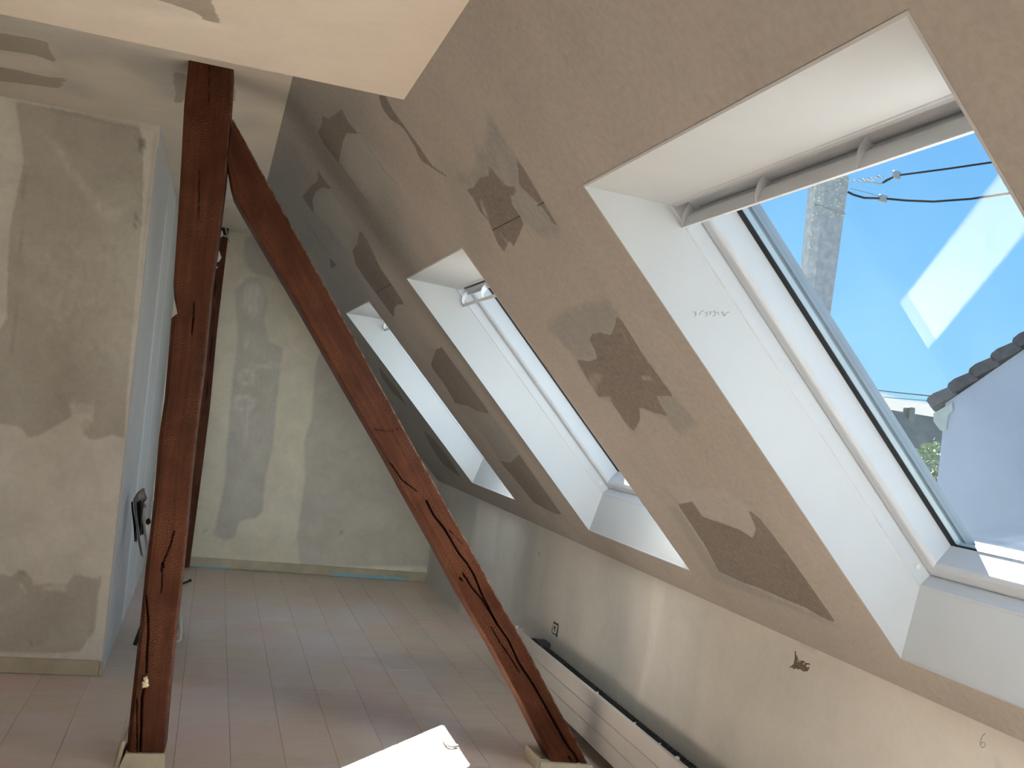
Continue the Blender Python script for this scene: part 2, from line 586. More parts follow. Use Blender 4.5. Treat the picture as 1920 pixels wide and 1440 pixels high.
def surface(name, us, vs, fn, mt, holes=(), bare=(), soft=(), light=(), smear=(), lines=(), parent=None, flip=False, keep=None):
    U, V = np.meshgrid(us, vs, indexing='ij')
    pts = np.stack([U.ravel(), V.ravel()], 1)
    nu, nv = len(us), len(vs)
    xyz = np.array(fn(pts[:, 0], pts[:, 1])).T
    uc, vc = (us[:-1] + us[1:]) / 2, (vs[:-1] + vs[1:]) / 2
    UC, VC = np.meshgrid(uc, vc, indexing='ij')
    ok = np.ones(UC.shape, bool)
    for (a, b, c, d) in holes:
        ok &= ~((UC > a) & (UC < b) & (VC > c) & (VC < d))
    if keep is not None:
        ok &= keep(UC, VC)
    I, J = np.nonzero(ok)
    f = np.stack([I * nv + J, (I + 1) * nv + J, (I + 1) * nv + J + 1, I * nv + J + 1], 1)
    if flip:
        f = f[:, ::-1]
    off = ORIGIN.get(parent.name, Vector((0, 0, 0))) if parent is not None else Vector((0, 0, 0))
    me = bpy.data.meshes.new(name)
    me.vertices.add(len(pts))
    me.vertices.foreach_set('co', (xyz - np.array(off)).ravel())
    me.loops.add(len(f) * 4)
    me.loops.foreach_set('vertex_index', f.ravel())
    me.polygons.add(len(f))
    me.polygons.foreach_set('loop_start', np.arange(len(f)) * 4)
    me.polygons.foreach_set('loop_total', np.full(len(f), 4))
    me.update(calc_edges=True)
    uvl = me.uv_layers.new(name='metres')
    uvl.data.foreach_set('uv', pts[f.ravel()].ravel())
    def put(nm, val):
        at = me.attributes.new(nm, 'FLOAT', 'POINT')
        at.data.foreach_set('value', np.ascontiguousarray(val, dtype=np.float32))
    bv = np.full(len(pts), -.1)
    for pl in bare:
        bv = np.maximum(bv, np.clip(sdf(pts, pl), -.1, .1))
    put('bare', bv + .1)
    for nm, lst in (('soft', soft), ('light', light), ('smear', smear)):
        val = np.zeros(len(pts))
        for pl, fe, st in lst:
            val = np.maximum(val, st * smooth01(sdf(pts, pl), -fe, fe))
        put(nm, val)
    lv = np.zeros(len(pts))
    for pl, w, st in lines:
        lv = np.maximum(lv, st * (1 - smooth01(line_dist(pts, pl), w * .4, w)))
    put('line', lv)
    me.materials.append(mt)
    me.validate()
    o = bpy.data.objects.new(name, me)
    link(o, parent)
    return o

# ------------------------------------------------------------------ room dimensions
Y_FAR = 7.396
Z_LOW, Z_HIGH = 2.18, 2.46          # near ceiling, raised ceiling beyond it
Y_LOW = 2.627                       # where the low ceiling ends
Y_BACK = -4.6
X_LEFT = -1.3
X_SIDE = -.33                       # side face of the partition
Y_PART = 4.62
S_LOW = (Z_LOW - ZC) / -math.sin(ANG)
S_HIGH = (Z_HIGH - ZC) / -math.sin(ANG)
WIN = [(.926, 1.945, -1.488, -.135), (3.006, 3.955, -1.497, -.150), (5.035, 5.962, -1.488, -.160), (-3.10, -2.09, -1.488, -.135)]

# ------------------------------------------------------------------ floor
fl_root = thing('floor', (0, 0, 0), kind='structure')
MB().box(X_LEFT - .2, KX + .2, Y_BACK - .2, Y_FAR + .2, -.06, -.0102).build('subfloor', MAT_SUB, fl_root)
BW, BX0 = .1945, .019
k0 = int(math.floor((X_LEFT - BX0) / BW))
k1 = int(math.ceil((KX - BX0) / BW))
BL = 1.29
fixed = {0: 4.505, 1: 4.23, 2: 4.51, 3: 4.51, -1: 4.49, -2: 3.72, -3: 4.05, 4: 3.82, 5: 4.9, 6: 4.3}
mesh_cache = {}
for k in range(k0, k1):
    xa, xb = max(X_LEFT, BX0 + k * BW), min(KX, BX0 + (k + 1) * BW)
    if xb - xa < .01:
        continue
    ph = fixed.get(k, 3.2 + rng.random() * BL)
    yy = ph - BL * math.ceil((ph - Y_BACK) / BL)
    while yy < Y_FAR:
        ya, yb = max(Y_BACK, yy), min(Y_FAR, yy + BL)
        yy += BL
        if yb - ya < .02:
            continue
        g_ = .0008
        key = (round(xb - xa, 3), round(yb - ya, 3))
        dz = -.0006 * rng.random()
        if key not in mesh_cache:
            mb = MB().bbox(g_ / 2, xb - xa - g_ / 2, g_ / 2, yb - ya - g_ / 2, -.010, 0, .0012)
            me = bpy.data.meshes.new('floor_board')
            me.from_pydata(mb.v, [], mb.f)
            me.materials.append(MAT_FLOOR)
            mesh_cache[key] = me
        o = bpy.data.objects.new('floor_board', mesh_cache[key])
        o.location = (xa, ya, dz)
        link(o, fl_root)

# ------------------------------------------------------------------ sloped ceiling with the roof windows
C2 = (480, 0, 3.0)
C5 = (480, 440, 3.0)
CM = (620, 440, 2.1814)
C8 = (1160, 860, 2.483)
def SP(pts, c=None):
    return [slope_uv(*p) for p in (crop(pts, *c) if c else pts)]
bare_s = [
    SP([(370, 650), (410, 667), (440, 645), (485, 612), (505, 660), (520, 690), (578, 752), (510, 750), (490, 790), (478, 850), (465, 920), (380, 810), (350, 745), (372, 690)], C2),
    SP([(690, 535), (725, 535), (770, 620), (835, 710), (900, 800), (990, 930), (1050, 970), (1100, 1010), (1040, 980), (975, 935), (925, 900), (895, 830), (830, 720), (750, 668), (705, 600)], C2),
    SP([(350, 955), (375, 1000), (428, 1065), (370, 1055), (335, 1080), (318, 1120), (325, 1200), (270, 1125), (262, 1105), (310, 1045), (345, 1020)], C2),
    SP([(580, -20), (600, -10), (640, 60), (700, 190), (760, 275), (835, 392), (800, 392), (780, 410), (775, 465), (670, 325), (600, 230), (560, 165), (542, 90), (570, 50)], C5),
    SP([(1180, 1065), (1225, 1055), (1258, 1000), (1310, 990), (1310, 930), (1360, 990), (1405, 1045), (1475, 1050), (1450, 1100), (1430, 1100), (1445, 1160), (1485, 1215), (1505, 1260), (1480, 1320), (1450, 1390), (1425, 1355), (1395, 1415), (1360, 1370), (1330, 1295), (1310, 1245), (1260, 1190), (1225, 1120)], C2),
    SP([(1455, 880), (1500, 940), (1560, 1040), (1620, 1140), (1690, 1260), (1675, 1265), (1620, 1180), (1560, 1120), (1500, 1060), (1480, 1040), (1475, 940)], C2),
    SP([(1005, 510), (1060, 518), (1090, 505), (1080, 470), (1058, 430), (1070, 405), (1100, 400), (1145, 412), (1165, 360), (1168, 335), (1190, 350), (1290, 510), (1400, 660), (1335, 660), (1345, 690), (1378, 742), (1330, 730), (1262, 705), (1265, 760), (1240, 805), (1205, 770), (1150, 685), (1145, 660), (1098, 665), (1050, 590)], CM),
    SP([(410, 530), (420, 500), (430, 470), (455, 460), (490, 510), (640, 715), (648, 732), (600, 722), (560, 700), (510, 690), (470, 620), (415, 545)], CM),
    SP([(690, 925), (735, 932), (770, 898), (945, 1145), (915, 1140), (875, 1120), (830, 1095), (770, 1020)], CM),
    SP([(275, 212), (345, 200), (390, 270), (480, 300), (560, 330), (625, 370), (640, 325), (600, 235), (660, 280), (820, 490), (1015, 768), (940, 735), (860, 690), (740, 640), (650, 600), (575, 575), (465, 525), (400, 400)], C8),
    SP([(690, 740), (800, 880), (850, 965), (765, 885), (705, 800)], C5),
    SP([(940, 1100), (1005, 1155), (1100, 1280), (1150, 1365), (1050, 1290), (985, 1190)], C5),
    SP([(415, 130), (455, 170), (420, 195)], C5),
]
soft_s = [
    (SP([(1235, 830), (1290, 850), (1310, 640), (1360, 720), (1470, 900), (1490, 1050), (1260, 1060), (1130, 1040), (1135, 960), (1200, 1000), (1250, 930)], C2), .02, .95),
    (SP([(1480, 1050), (1510, 1060), (1640, 1200), (1700, 1280), (1690, 1320), (1600, 1320), (1480, 1220), (1430, 1110)], C2), .02, .9),
    (SP([(890, 360), (960, 310), (1130, 265), (1180, 330), (1150, 415), (1060, 430), (1085, 505), (1010, 515), (940, 440)], CM), .02, .95),
    (SP([(1400, 660), (1505, 775), (1420, 820), (1370, 750), (1270, 712), (1240, 820), (1150, 690), (1095, 665), (1000, 520), (1290, 500)], CM), .015, .9),
    (SP([(640, 715), (775, 895), (740, 935), (690, 925), (555, 700)], CM), .02, .85),
    (SP([(400, 470), (500, 500), (960, 1160), (900, 1160), (520, 700)], CM), .05, .5),
    (SP([(180, 125), (330, 160), (480, 160), (610, 235), (650, 330), (500, 310), (390, 275), (280, 225)], C8), .02, .45),
    (SP([(270, 220), (470, 525), (1010, 770), (1030, 790), (440, 560), (230, 220)], C8), .015, .7),
    (SP([(240, 440), (600, 560), (900, 1440), (130, 1440), (0, 1000), (100, 900)], C2), .10, .8),
    (SP([(110, 850), (240, 440), (380, 640), (560, 1000), (800, 1440), (300, 1440)], C2), .12, .9),
    (SP([(480, 560), (600, 740), (800, 1100), (880, 1440), (640, 1150)], C2), .06, .6),
    (SP([(250, 0), (480, 20), (1150, 1350), (1000, 1440), (830, 1090), (560, 600)], C5), .10, .65),
    (SP([(1020, 880), (1100, 960), (1340, 1440), (1200, 1380)], C2), .05, .35),
    (SP([(1640, 500), (1800, 560), (1920, 700), (1860, 720), (1640, 540)], C5), .03, .6),
]
light_s = [
    (SP([(500, 760), (600, 760), (780, 1000), (640, 1150), (490, 940)], C2), .05, .28),
    (SP([(330, 1100), (420, 1070), (560, 1290), (520, 1400), (330, 1190)], C2), .04, .22),
    (SP([(1440, 1095), (1530, 1090), (1660, 1280), (1560, 1290)], C2), .02, .18),
    (SP([(1360, 840), (1440, 960), (1430, 1040), (1360, 1000)], C2), .02, .2),
    (SP([(210, 120), (330, 150), (480, 150), (620, 235), (655, 330), (560, 325), (480, 300), (390, 262), (290, 215)], C8), .018, .38),
    (SP([(390, 275), (490, 275), (640, 325), (625, 365), (560, 320), (480, 300)], C8), .008, .30),
]
smear_s = [
    (SP([(1270, 1120), (1300, 1200), (1310, 1245), (1290, 1220), (1258, 1140)], C2), .004, .5),
    (SP([(1370, 1310), (1425, 1370), (1440, 1400), (1410, 1370)], C2), .004, .4),
    (SP([(1275, 583), (1330, 590), (1330, 600), (1280, 595)], CM), .003, .9),
    (SP([(1060, 565), (1110, 570), (1100, 600), (1080, 640), (1055, 600)], CM), .006, .35),
    (SP([(1170, 360), (1230, 450), (1260, 480), (1200, 420)], CM), .006, .3),
]
lines_s = [
    (SP([(590, 760), (720, 960), (790, 1030)], C2), .012, .25),
    (SP([(280, 1250), (420, 1430)], C2), .012, .35), (SP([(330, 1200), (500, 1420)], C2), .012, .3),
    (SP([(466, 920), (640, 1160)], C2), .012, .4), (SP([(330, 0), (430, 150), (440, 180)], C5), .012, .35),
    (SP([(420, 10), (560, 170)], C5), .012, .3),
    (SP([(330, 0), (330, 1)], C5), .001, 0.0),
]
ymarks = [Y_BACK, Y_LOW, Y_FAR] + [w for W in WIN for w in W[:2]]
smarks = [0.0, S_LOW, S_HIGH, -1.488, -1.497, -.135, -.150, -.160]
us = axis(ymarks, 0.7, 7.4, .012)
vs = axis(smarks, -3, 0, .012)
def slope_fn(d):
    return lambda u, v: (KX + T_[0] * v + N_[0] * d, u, ZC + T_[2] * v + N_[2] * d)
slope = surface('ceiling_slope', us, vs, slope_fn(0.0), MAT_SLOPE, holes=[(W[0], W[1], W[2], W[3]) for W in WIN],
                bare=bare_s, soft=soft_s, light=light_s, smear=smear_s, lines=lines_s,
                keep=lambda a, b: (b > S_LOW) | (a > Y_LOW))
tag(slope, kind='structure')
for q0, q1 in (((1330, 1295), (1485, 1215)), ((1583, 1158), (1620, 1138))):
    a_, b_ = [on_slope(*p, -.0006) for p in crop([q0, q1], *C2)]
    MB().prism([a_ - T_ * .0012, b_ - T_ * .0012, b_ + T_ * .0012, a_ + T_ * .0012], np.zeros(3), N_ * .002).build('board_joint', MAT_DARK, slope)
a_, b_ = [on_slope(*p, -.0006) for p in crop([(674, 326), (758, 278)], *C5)]
MB().prism([a_ - T_ * .0012, b_ - T_ * .0012, b_ + T_ * .0012, a_ + T_ * .0012], np.zeros(3), N_ * .002).build('board_joint', MAT_DARK, slope)
# outer roof deck over the insulation, cut out for the windows
us2 = axis([Y_BACK - .2, Y_FAR + .25] + [w + e for W in WIN for w, e in ((W[0], -.02), (W[1], .02))], 0, 0, .5)
vs2 = axis([-3.2, .35, -1.38, -.20], 0, 0, .5)
deck = surface('roof', us2, vs2, slope_fn(.262), MAT_ROOF, holes=[(W[0] - .02, W[1] + .02, -1.38, -.20) for W in WIN])
tag(deck, kind='structure')

# ------------------------------------------------------------------ flat ceilings
def CZ(pts, z, c=None):
    return [tuple(at_z(*p, z)[:2]) for p in (crop(pts, *c) if c else pts)]
C1 = (0, 0, 3.0)
near_bare = [CZ([(860, -60), (1150, -80), (1190, 0), (1210, 75), (1262, 138), (1200, 125), (1128, 105), (1140, 92), (1080, 62), (985, 30), (880, 0)], Z_LOW, C1)]
near_soft = [(CZ([(700, -10), (900, 10), (1100, 80), (1150, 110), (800, 60), (500, 30)], Z_LOW, C1), .03, .6),
             (CZ([(1460, 300), (1500, 330), (1400, 540), (1100, 480), (1200, 420)], Z_LOW, C1), .05, .25)]
near_light = [(CZ([(0, -30), (600, 0), (1150, 110), (1300, 160), (900, 140), (300, 60)], Z_LOW, C1), .04, .5)]
x_low = KX + T_[0] * S_LOW
x_high = KX + T_[0] * S_HIGH
ceil = surface('ceiling', axis([X_LEFT, x_low], -1.4, .4, .025), axis([Y_BACK, 1.0, Y_LOW], 1.0, 2.7, .025),
               lambda u, v: (u, v, np.full_like(u, Z_LOW)), MAT_CEIL, bare=near_bare, soft=near_soft, light=near_light, flip=True)
tag(ceil, kind='structure')
MB().box(X_LEFT, x_low + .02, Y_LOW - .012, Y_LOW + .001, Z_LOW + .0012, Z_HIGH + .05).build('fascia', MAT_CEIL2, ceil)
far_bare = [CZ([(-90, 165), (0, 185), (150, 210), (268, 235), (275, 275), (295, 310), (335, 360), (280, 340), (200, 310), (0, 280), (-90, 262)], Z_HIGH, C1),
            CZ([(-90, 365), (0, 375), (100, 395), (250, 430), (372, 440), (370, 458), (335, 468), (360, 480), (318, 498), (200, 480), (0, 455), (-90, 445)], Z_HIGH, C1),
            CZ([(975, 400), (1050, 420), (1050, 530), (1025, 580), (975, 578), (990, 520), (975, 470)], Z_HIGH, C1),
            CZ([(1310, 500), (1345, 510), (1325, 570), (1300, 570)], Z_HIGH, C1)]
far_soft = [(CZ([(640, 250), (960, 290), (1050, 380), (1050, 540), (960, 560), (850, 470), (740, 410), (640, 330)], Z_HIGH, C1), .06, 1.0),
            (CZ([(-50, 60), (300, 130), (640, 240), (640, 330), (330, 330), (260, 230), (-50, 170)], Z_HIGH, C1), .06, .8),
            (CZ([(330, 440), (520, 480), (500, 560), (330, 500)], Z_HIGH, C1), .05, .7),
            (CZ([(1330, 470), (1500, 500), (1480, 600), (1320, 580)], Z_HIGH, C1), .06, .6),
            (CZ([(1320, 640), (1480, 640), (1480, 720), (1320, 720)], Z_HIGH, C1), .06, .5)]
far_light = [(CZ([(400, 380), (600, 360), (800, 430), (700, 520), (520, 520)], Z_HIGH, C1), .08, .35),
             (CZ([(-60, 290), (250, 330), (340, 400), (100, 385), (-60, 360)], Z_HIGH, C1), .03, .5)]
ceil2 = surface('ceiling_raised', axis([X_LEFT, x_high], -1.4, .4, .025), axis([Y_LOW - .01, Y_FAR], 2.6, 7.4, .03),
                lambda u, v: (u, v, np.full_like(u, Z_HIGH)), MAT_CEIL2, bare=far_bare, soft=far_soft, light=far_light, flip=True)
tag(ceil2, kind='structure')

# ------------------------------------------------------------------ partition on the left, its side face
def CY(pts, Y, c=None):
    return [tuple(at_y(*p, Y)[[0, 2]]) for p in (crop(pts, *c) if c else pts)]
C4 = (0, 480, 3.0)
C6 = (0, 960, 3.0)
def x_lean(z):                                     # the corner leans a little, as it does in the photo
    return -.328 - .059 * (np.asarray(z) / 2.46)
part_bare = [CY([(30, 190), (60, 196), (150, 212), (200, 228), (262, 240), (270, 270), (268, 330), (268, 400), (258, 520), (246, 640), (238, 740), (233, 822), (213, 815), (190, 822), (165, 825), (150, 800), (138, 780), (105, 798), (75, 815), (55, 822), (38, 800), (10, 796), (-20, 790), (-20, 640), (12, 600), (15, 500), (20, 420), (45, 300)], Y_PART),
             CY([(-20, 1075), (20, 1080), (45, 1068), (60, 1085), (62, 1100), (95, 1092), (125, 1095), (140, 1075), (175, 1085), (190, 1080), (178, 1180), (150, 1222), (90, 1225), (-20, 1222)], Y_PART)]
part_soft = [(CY([(36, 195), (262, 245), (268, 400), (160, 420), (40, 412)], Y_PART), .10, .0)]
part_smear = [(CY([(88, 258), (112, 268), (150, 330), (205, 395), (250, 380), (215, 420), (190, 405), (130, 330)], Y_PART), .02, .5),
              (CY([(130, 752), (142, 752), (150, 760), (175, 755), (172, 790), (150, 812), (135, 790)], Y_PART), .006, .9),
              (CY([(80, 1100), (122, 1085), (122, 1105), (80, 1108)], Y_PART), .01, .8),
              (CY([(30, 1090), (50, 1105), (62, 1102), (45, 1110)], Y_PART), .004, .8),
              (CY([(18, 420), (150, 430), (262, 430), (240, 700), (130, 700), (60, 560)], Y_PART), .12, .35),
              (CY([(100, 640), (130, 640), (100, 780), (80, 780)], Y_PART), .04, .0)]
part_light = [(CY([(-20, 170), (25, 200), (30, 300), (10, 440), (-20, 560)], Y_PART), .02, .8),
              (CY([(-20, 660), (14, 662), (16, 690), (0, 740), (-20, 750)], Y_PART), .01, .9),
              (CY([(272, 240), (292, 250), (250, 700), (232, 1000), (200, 1200), (185, 1200), (220, 900), (250, 600)], Y_PART), .02, .4)]
part_lines = [(CY([(60, 195), (48, 300), (38, 480), (22, 660)], Y_PART), .006, .35),
              (CY([(261, 262), (268, 262), (268, 275), (263, 278), (261, 262)], Y_PART), .012, .9),
              (CY([(256, 402), (258, 420), (254, 426)], Y_PART), .010, .9),
              (CY([(294, 252), (285, 330), (277, 400), (264, 520), (250, 680)], Y_PART), .008, .30),
              (CY([(177, 1095), (172, 1140), (166, 1200)], Y_PART), .008, .35),
              (CY([(36, 1075), (38, 1078), (46, 1075)], Y_PART), .008, .5),
              (CY([(84, 560), (104, 562)], Y_PART), .004, .5), (CY([(18, 620), (24, 622)], Y_PART), .006, .6),
              (CY([(55, 1210), (60, 1208)], Y_PART), .01, .6), (CY([(120, 1237), (132, 1238)], Y_PART), .008, .5),
              (CY([(3, 183), (100, 205), (262, 240)], Y_PART), .008, .3)]
pu = axis([0.0, 1.0], 0, 1, .016)                  # 0 at the leaning corner, 1 at the left end
pz = axis([-.03, Z_HIGH], 0, 3, .02)
wall_left = thing('wall_left', (X_LEFT, Y_PART, 0), kind='structure')
def part_uvs(polys):
    """x,z outlines -> the parametrisation of the leaning face"""
    return [[((x_lean(z) - x) / (x_lean(z) - X_LEFT), z) for x, z in pl] for pl in polys]
def part_fn(u, v):
    xl = x_lean(v)
    return (xl + (X_LEFT - xl) * u, np.full_like(u, Y_PART), v)
# stretch u so that distances stay metric (about one metre wide)
pf = surface('front_face', pu, pz, part_fn, MAT_PART, bare=part_uvs(part_bare),
             soft=[(p, f, s) for p, (q, f, s) in zip(part_uvs([a for a, _, _ in part_soft]), part_soft)],
             light=[(p, f, s) for p, (q, f, s) in zip(part_uvs([a for a, _, _ in part_light]), part_light)],
             smear=[(p, f, s) for p, (q, f, s) in zip(part_uvs([a for a, _, _ in part_smear]), part_smear)],
             lines=[(p, f, s) for p, (q, f, s) in zip(part_uvs([a for a, _, _ in part_lines]), part_lines)], parent=wall_left)
def side_fn(u, v):
    return (x_lean(v), u, v)
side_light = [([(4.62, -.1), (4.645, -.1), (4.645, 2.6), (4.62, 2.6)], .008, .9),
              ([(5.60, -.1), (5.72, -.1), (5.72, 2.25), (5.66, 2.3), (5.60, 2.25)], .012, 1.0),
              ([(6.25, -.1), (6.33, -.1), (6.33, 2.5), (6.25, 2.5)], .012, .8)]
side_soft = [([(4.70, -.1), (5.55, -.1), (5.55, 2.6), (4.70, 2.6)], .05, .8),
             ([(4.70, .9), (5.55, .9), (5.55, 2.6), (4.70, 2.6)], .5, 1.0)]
sf = surface('side_face', axis([Y_PART, Y_FAR], 4, 8, .025), axis([-.03, Z_HIGH], 0, 3, .03), side_fn, MAT_SIDE,
             light=side_light, soft=side_soft, parent=wall_left)
MB().box(X_LEFT - .1, X_LEFT, Y_BACK, Y_PART, 0, Z_HIGH).build('return_face', MAT_PART, wall_left)
# corner bead and skirting of the partition
cb = MB()
cb.prism([(x_lean(.05) - .004, Y_PART - .003, .05), (x_lean(.05) + .003, Y_PART - .003, .05), (x_lean(2.36) + .003, Y_PART - .003, 2.36), (x_lean(2.36) - .004, Y_PART - .003, 2.36)], np.zeros(3), np.array([0, .012, 0]))
cb.build('corner_bead', MAT_REVEAL, wall_left)
sk = thing('baseboard_left', (X_LEFT, Y_PART, 0), kind='structure')
MB().bbox(X_LEFT, x_lean(0) - .012, Y_PART - .013, Y_PART, .0005, .068, .003).build('skirting_strip', MAT_SKIRT, sk)
MB().bbox(x_lean(0) - .012, x_lean(0) + .004, Y_PART - .014, Y_PART + .008, .0005, .062, .003).build('end_piece', MAT_SKIRT, sk)

# ------------------------------------------------------------------ far wall
far_bare = [CY(p, Y_FAR) for p in (
    [(440, 545), (462, 520), (490, 520), (502, 560), (495, 600), (505, 640), (530, 652), (526, 690), (518, 760), (512, 840), (498, 890), (492, 960), (478, 972), (455, 975), (446, 985), (440, 1008), (420, 1012), (400, 1005), (412, 950), (422, 900), (424, 850), (432, 760), (438, 690), (446, 640)],
    [(592, 680), (610, 640), (640, 650), (760, 700), (830, 900), (812, 1062), (562, 1062), (556, 1010), (572, 900), (570, 830), (585, 780)],
    [(458, 445), (480, 440), (560, 440), (600, 560), (540, 540), (505, 520), (470, 510), (455, 480)])]
far_soft = [(CY([(420, 440), (560, 440), (600, 600), (430, 600)], Y_FAR), .15, .5),
            (CY([(350, 980), (560, 1010), (560, 1060), (350, 1050)], Y_FAR), .05, .4)]
def ring_band(cx, cy, rx, ry):
    a = oval(cx, cy, rx, ry)
    b = oval(cx, cy, rx * .5, ry * .45)
    return a + [a[0], b[0]] + b[::-1]
far_smear = [(CY(oval(474, 562, 20, 32), Y_FAR), .03, .8), (CY(oval(462, 640, 4, 20), Y_FAR), .01, .9),
             (CY(ring_band(463, 708, 17, 17), Y_FAR), .012, .9), (CY(ring_band(457, 756, 22, 17), Y_FAR), .012, 1.0),
             (CY([(455, 770), (470, 770), (465, 835), (458, 840)], Y_FAR), .02, .7),
             (CY([(470, 680), (528, 683), (526, 693), (470, 692)], Y_FAR), .012, .7),
             (CY([(455, 800), (470, 640), (520, 660), (490, 900)], Y_FAR), .12, .3)]
far_light = [(CY(oval(645, 780, 16, 18), Y_FAR), .02, .8), (CY(oval(452, 536, 8, 16), Y_FAR), .02, .6)]
far_lines = [(CY([(640, 995), (641, 1002)], Y_FAR), .012, .8), (CY([(386, 997), (388, 998)], Y_FAR), .010, .7)]
def far_keep(a, b):
    return (b < Z_HIGH) & (a < KX) & ((a - KX) * N_[0] + (b - ZC) * N_[2] < .03)
wf = surface('wall_far', axis([-.45, x_high, KX], -1, 3, .024), axis([-.03, ZC, Z_HIGH], 0, 3, .024),
             lambda u, v: (u, np.full_like(u, Y_FAR), v), MAT_FAR, bare=far_bare, soft=far_soft, smear=far_smear,
             light=far_light, lines=far_lines, keep=far_keep)
tag(wf, kind='structure')
bf = thing('baseboard_far', (0, Y_FAR, 0), kind='structure')
MB().bbox(-.03, KX - .001, Y_FAR - .013, Y_FAR - .0005, .0005, .072, .003).build('skirting_strip', MAT_SKIRT, bf)
a_, b_ = at_y(625, 1079, Y_FAR - .014)[0], at_y(762, 1088, Y_FAR - .014)[0]
MB().box(a_, b_, Y_FAR - .0145, Y_FAR - .0125, .002, .026).build('film_strip', MAT_BLUE, bf)
MB().box(-.02, .25, Y_FAR - .0145, Y_FAR - .0125, .002, .014).build('film_strip', MAT_BLUE, bf)

# ------------------------------------------------------------------ knee wall on the right
def CX(pts, c=None):
    return [tuple(at_x(*p, KX)[[1, 2]]) for p in (crop(pts, *c) if c else pts)]
chip = crop([(720, 590), (750, 590), (745, 670), (795, 740), (800, 800), (812, 842), (840, 805), (830, 850), (870, 890), (880, 840), (960, 850), (1010, 905), (1110, 915), (1140, 980), (1115, 955), (1040, 950), (1020, 1010), (1060, 1030), (1100, 1010), (1115, 1040), (1070, 1130), (960, 1140), (880, 1090), (840, 1070), (800, 1090), (760, 1040), (710, 1080), (640, 1030), (560, 1035), (640, 975), (690, 930), (700, 870), (720, 800)], 1440, 1180, 14.4)
knee_bare = []
knee_smear = []
C7 = (600, 960, 3.0)
knee_soft = [(CX([(825, 930), (900, 930), (860, 1150), (800, 1095)]), .06, 1.0),
             (CX([(965, 985), (1010, 985), (985, 1160), (960, 1150)]), .05, .8),
             (CX([(1080, 1010), (1190, 1050), (1160, 1300), (1050, 1240)]), .08, .7),
             (CX([(1250, 1120), (1330, 1130), (1300, 1400), (1240, 1380)]), .05, .6),
             (CX([(1340, 1180), (1560, 1250), (1500, 1440), (1330, 1440)]), .12, .5),
             (CX([(965, 1165), (1330, 1460), (1360, 1460), (985, 1150)]), .03, .8)]
knee_light = [(CX([(895, 945), (935, 955), (925, 1060), (890, 1040)]), .03, .5),
              (CX([(1225, 1085), (1250, 1095), (1225, 1230), (1200, 1330), (1190, 1330), (1212, 1220)]), .02, .6),
              (CX([(1330, 1290), (1480, 1330), (1600, 1440), (1400, 1440)]), .10, .35),
              (CX([(1700, 1330), (1900, 1400), (1900, 1440), (1700, 1440)]), .08, .3)]
knee_lines = [(CX([(1010, 1033), (1011, 1038)]), .006, .7), (CX([(1503, 1206), (1530, 1218)]), .005, .25),
              (CX([(1815, 1330), (1830, 1340)]), .006, .0), (CX([(1867, 1440), (1877, 1418)]), .003, .6), (CX([(1881, 1394), (1884, 1412)]), .003, .6),
              (CX([(1760, 1330), (1900, 1385)]), .004, .2)]
wr = surface('wall_right', axis([Y_BACK, Y_FAR], -2, 8, .02), axis([-.03, ZC], 0, 1, .018), lambda u, v: (np.full_like(u, KX), u, v),
             MAT_KNEE, bare=knee_bare, soft=knee_soft, light=knee_light, smear=knee_smear, lines=knee_lines)
tag(wr, kind='structure')
mb = MB()
six = crop([(690, 770), (640, 820), (605, 900), (590, 960), (605, 1020), (640, 1052), (675, 1035), (692, 985), (670, 945), (635, 945), (605, 985)], 1780, 1300, 10.286)
mb.tube([tuple(at_x(*p, KX - .0004)) for p in six], .0009, 6)
mb.build('handwriting', MAT_PENCIL, wr)
mb = MB()
mb.prism([at_x(*p, KX - .0006) for p in chip], np.zeros(3), np.array([.004, 0, 0]))
for q in (oval(1507.4, 1244.4, 1.0, 2.2, 6), oval(1495.5, 1239.5, .9, 1.6, 6)):
    mb2 = MB().prism([at_x(*p, KX - .0010) for p in q], np.zeros(3), np.array([.001, 0, 0]))
    mb2.build('plaster_fleck', MAT_KNEE_CHIP, wr)
mb.build('torn_patch', MAT_BARE, wr)
# back wall closes the room behind the camera
wb = MB().box(X_LEFT, KX, Y_BACK - .1, Y_BACK, 0, Z_HIGH).build('wall_back', MAT_FAR)
tag(wb, kind='structure')
gw = thing('window_5', (.1, Y_BACK, .38), kind='structure')        # unseen window frame added around the fill light
for x0, x1, z0, z1 in ((-1.06, -1.0, .34, 1.96), (1.2, 1.26, .34, 1.96), (-1.0, 1.2, .34, .40), (-1.0, 1.2, 1.90, 1.96), (.08, .12, .40, 1.90)):
    MB().bbox(x0, x1, Y_BACK - .01, Y_BACK + .04, z0, z1, .004).build('frame_bar', MAT_FRAME, gw)

